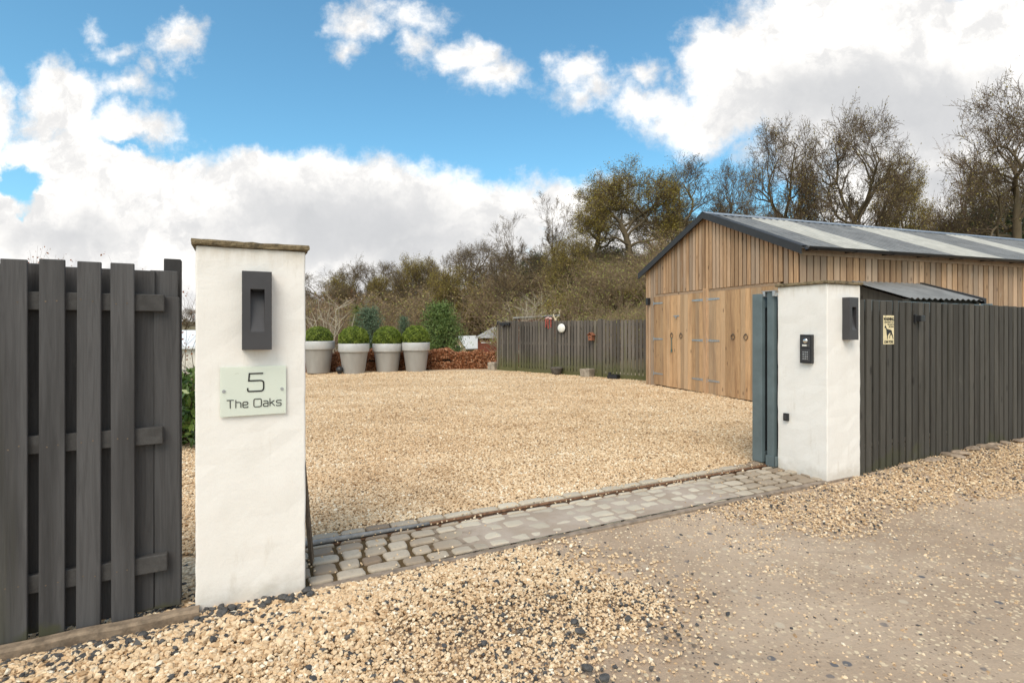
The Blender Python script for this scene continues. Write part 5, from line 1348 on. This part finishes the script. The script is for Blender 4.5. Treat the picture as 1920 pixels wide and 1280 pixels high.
# closeness to the pillar foot and fence: more, larger, dark pebbles
u, v = uv_of(x, y); hz = lane_z(x, y)
pile = .035 * smooth(polyd(x, y, polyL), -.05, .5) + .02 * nz2(x, y, 4)
z = hz + np.maximum(pile, 0) * rng.random(len(x)) ** .5 * (1 - .8 * smooth(v, -.25, -.08) * smooth(-u, .5, .6)) + .008
kk = ~((u < -PW + .02) & (v > -.085) & (v < .012)); x, y, z, u, v = x[kk], y[kk], z[kk], u[kk], v[kk]
sz = np.where(v > -.6, rng.uniform(.014, .031, len(x)), rng.uniform(.010, .025, len(x))) * np.where(u < .3, 1.12, .82)
darkp = .035 + .14 * smooth(u, -.2, 1.2) * smooth(-v, .35, .9) * (nz2(x, y, 2.2) > -.1) + .30 * smooth(v, -.45, -.03) * smooth(-u, -.15, .3) * (1 - smooth(-u, 1.0, 1.5)) + .12 * smooth(-u, .9, 1.5)
isd = rng.random(len(x)) < darkp * .8
tone = np.where(isd, rng.uniform(0, .11, len(x)), np.clip(rng.normal(.58, .20, len(x)), .14, 1)); sz = np.where(isd, sz * 1.25, sz)
stones('foreground_gravel', np.stack([x, y, z], 1), sz, tone, 'loose golden gravel with dark pebbles in front of the slatted fence and left pillar')
# gravel along the right fence and loose patches on the lane
polyR = [(1.70, 4.62), (1.95, 4.35), (2.35, 4.12), (2.85, 4.18), (3.15, 4.5), (4.2, 4.85), (5.6, 5.3), (8.5, 6.6), (9.5, 8.2), (8.0, 7.9), (3.3, 5.45), (2.9, 5.18), (2.3, 4.95)]
def fR(x, y):
    u, v = uv_of(x, y); d = polyd(x, y, polyR) + .16 * nz2(x, y, 2.6) + .08 * nz2(x, y, 7)
    return smooth(d, -.2, .22) * .95 * (v < .015) * ~inpillar(u, v)
x1, y1 = gen(1.4, 9.6, 3.9, 8.3, 2300, fR)
def fP(x, y):
    u, v = uv_of(x, y); q = nz2(x, y, 1.9, 3) + .6 * nz2(x, y, 5.3, 1)
    edge = np.exp(-np.maximum(-v - .02, 0) / .10) * .45
    patch = smooth(q, .15, .75) * .55 * np.exp(-((x - 1.2) ** 2 / 2.5 + (y - 3.4) ** 2 / 1.2))
    return np.clip(.075 + patch + edge * (nz2(x, y, 4, 2) > -.2) * (v < 0) + .05 * smooth(q, .3, .8), 0, 1) * (v < -.005) * (polyd(x, y, polyL) < .1)
x2, y2 = gen(-.6, 8, 1.4, 7.5, 3200, fP)
x = np.concatenate([x1, x2]); y = np.concatenate([y1, y2]); u, v = uv_of(x, y)
sz = rng.uniform(.008, .022, len(x)) * np.where(rng.random(len(x)) < .03, 1.6, 1) * np.where(np.arange(len(x)) < len(x1), 1, .8)
isd = rng.random(len(x)) < .10 + .12 * smooth(v, -.4, 0); tone = np.where(isd, rng.uniform(0, .11, len(x)), np.clip(rng.normal(.55, .2, len(x)), .14, 1))
z = lane_z(x, y) + sz * .02 + .02 * rng.random(len(x)) * (np.arange(len(x)) < len(x1))
stones('lane_gravel', np.stack([x, y, z], 1), sz, tone, 'loose small gravel scattered over the lane and along the dark board fence')
# yard gravel
def inbarn(x, y):
    a = (x - B0.x) * BX.x + (y - B0.y) * BX.y; b = (x - B0.x) * BY.x + (y - B0.y) * BY.y; return (a > -.02) & (a < BW + .1) & (b > -.02)
def fY(x, y):
    u, v = uv_of(x, y); px = 960 + 1000 * x / y
    s_ = (x - FA.x) * fdn.y - (y - FA.y) * fdn.x
    dens = np.clip(1.0 * (4.6 / y) ** 1.55, .05, 1)
    ok = (v > .815) & ~inbarn(x, y) & (px > 330) & (px < 1465) & (y + .9 * x < 19.4) & (y < 19.2)
    return ok * dens
x, y = gen(-7.5, 5.2, 3.6, 19.2, 3600, fY)
u, v = uv_of(x, y)
z = yard_z(x, y) + rng.random(len(x)) * .012 + .002 + .012 * (v < 1.0)
sz = rng.uniform(.014, .029, len(x)) * (1 + .02 * np.maximum(y - 6, 0))
tone = np.clip(rng.normal(.60, .18, len(x)) + .19 * nz2(x * .6, y * 1.3, 1.3) - .16 * smooth(nz2(x, y, 2.9, 4), .2, .8), .14, 1)
pd = .014 + .16 * smooth(nz2(x * .8, y * 1.6, 1.7, 2), .35, .9); kk = rng.random(len(x)) < pd; tone = np.where(kk, rng.uniform(.11, .2, len(x)), tone); sz = np.where(kk, sz * 1.1, sz)
stones('yard_gravel', np.stack([x, y, z], 1), sz, tone, 'golden gravel covering the yard inside the gateway')
n1 = len(x)
# stray pebbles on the threshold and moss line
uu_ = rng.uniform(.0, OP, 900); vv_ = np.concatenate([rng.uniform(.63, .85, 420), rng.uniform(0, .62, 480)])
k = (vv_ > .6) | (rng.random(900) < np.where(uu_ < 1.0, .55, .16)); uu_, vv_ = uu_[k], vv_[k]
x = P0.x + U.x * uu_ + V.x * vv_; y = P0.y + U.y * uu_ + V.y * vv_; n = len(x)
stones('threshold_pebbles', np.stack([x, y, np.where(vv_ > .7, .028, .018) + rng.random(n) * .004], 1), rng.uniform(.008, .018, n), np.clip(rng.normal(.6, .2, n), .05, 1), 'stray pale pebbles lying on the cobbled threshold')

# individual rocks at the foot of the right fence and by the left pillar
def rock(loc, s_, tone, label, group, dark=False):
    bm_v = []; k = 12; n = 7; ph = [random.uniform(0, 6) for _ in range(4)]
    mb = MB(); vs = []
    for i in range(n):
        a = -math.pi / 2 + math.pi * i / (n - 1)
        for j in range(k):
            t = 2 * math.pi * j / k; r_ = 1 + .14 * math.sin(2 * t + ph[0]) + .10 * math.sin(3 * t + ph[1] + a * 2) + .08 * math.sin(2 * a + ph[2]) + random.uniform(-.05, .05)
            vs.append((s_[0] * r_ * math.cos(a) * math.cos(t), s_[1] * r_ * math.cos(a) * math.sin(t), s_[2] * (math.sin(a) * .9 + .5) * (1 + .1 * math.sin(t + ph[3]))))
    fs = [(i * k + j, i * k + (j + 1) % k, (i + 1) * k + (j + 1) % k, (i + 1) * k + j) for i in range(n - 1) for j in range(k)]
    mb.add(vs, fs); o = mb.build('rock', 'rockd' if dark else 'rock', None, smooth=False); o.location = loc; o.rotation_euler = (random.uniform(-.15, .15), random.uniform(-.15, .15), random.random() * 6)
    tag(o, label, 'rock', group)
MAT['rock'] = simple('brown_fieldstone', (.30, .23, .17), .9, 0, .35, 14, .6, 50, .01); MAT['rockd'] = simple('dark_pebble', (.075, .072, .07), .75, 0, .4, 30, .3, 80)
sizes = ['flat', 'rounded', 'wide low', 'small angular', 'long narrow']
rk = [(1.02, 'long flat brown rock below the fence lamp'), (1.55, None), (1.95, None), (2.15, None), (2.55, None), (2.8, None), (3.1, None), (3.35, None), (3.7, None), (3.95, None), (4.3, None), (4.7, None), (5.0, None)]
for q, (uu0, lab) in enumerate(rk):
    uo = FR + uu0 - .35; v0 = -.07 - random.uniform(0, .06); p = G(uo, v0); s_ = random.uniform(.05, .085)
    sx_ = (s_ * random.uniform(1.0, 1.6), s_ * .8, s_ * random.uniform(.35, .55))
    rock((p.x, p.y, float(lane_z(p.x, p.y)) + .01), sx_, 0, lab or 'brown fieldstone half buried in the row along the foot of the board fence', 'fieldstones along the foot of the board fence')
for q in range(16):
    uo = random.uniform(-1.1, .02); v0 = -random.uniform(.03, .13) if uo > -PW - .05 else -random.uniform(.06, .35); p = G(uo, v0); s_ = random.uniform(.014, .028)
    rock((p.x, p.y, float(lane_z(p.x, p.y)) + .035), (s_ * 1.3, s_, s_ * .7), 0, 'dark smooth pebble among the gravel at the foot of the sign pillar', 'dark pebbles at the foot of the sign pillar', True)
for q in range(12):
    p = Vector((random.uniform(-.2, .75), random.uniform(2.2, 3.3), 0)); s_ = random.uniform(.013, .023)
    rock((p.x, p.y, float(lane_z(p.x, p.y)) + .03), (s_ * 1.3, s_, s_ * .7), 0, 'dark rounded pebble on the gravel edge beside the lane', 'dark pebbles at the gravel edge', True)
print('stones', n1)
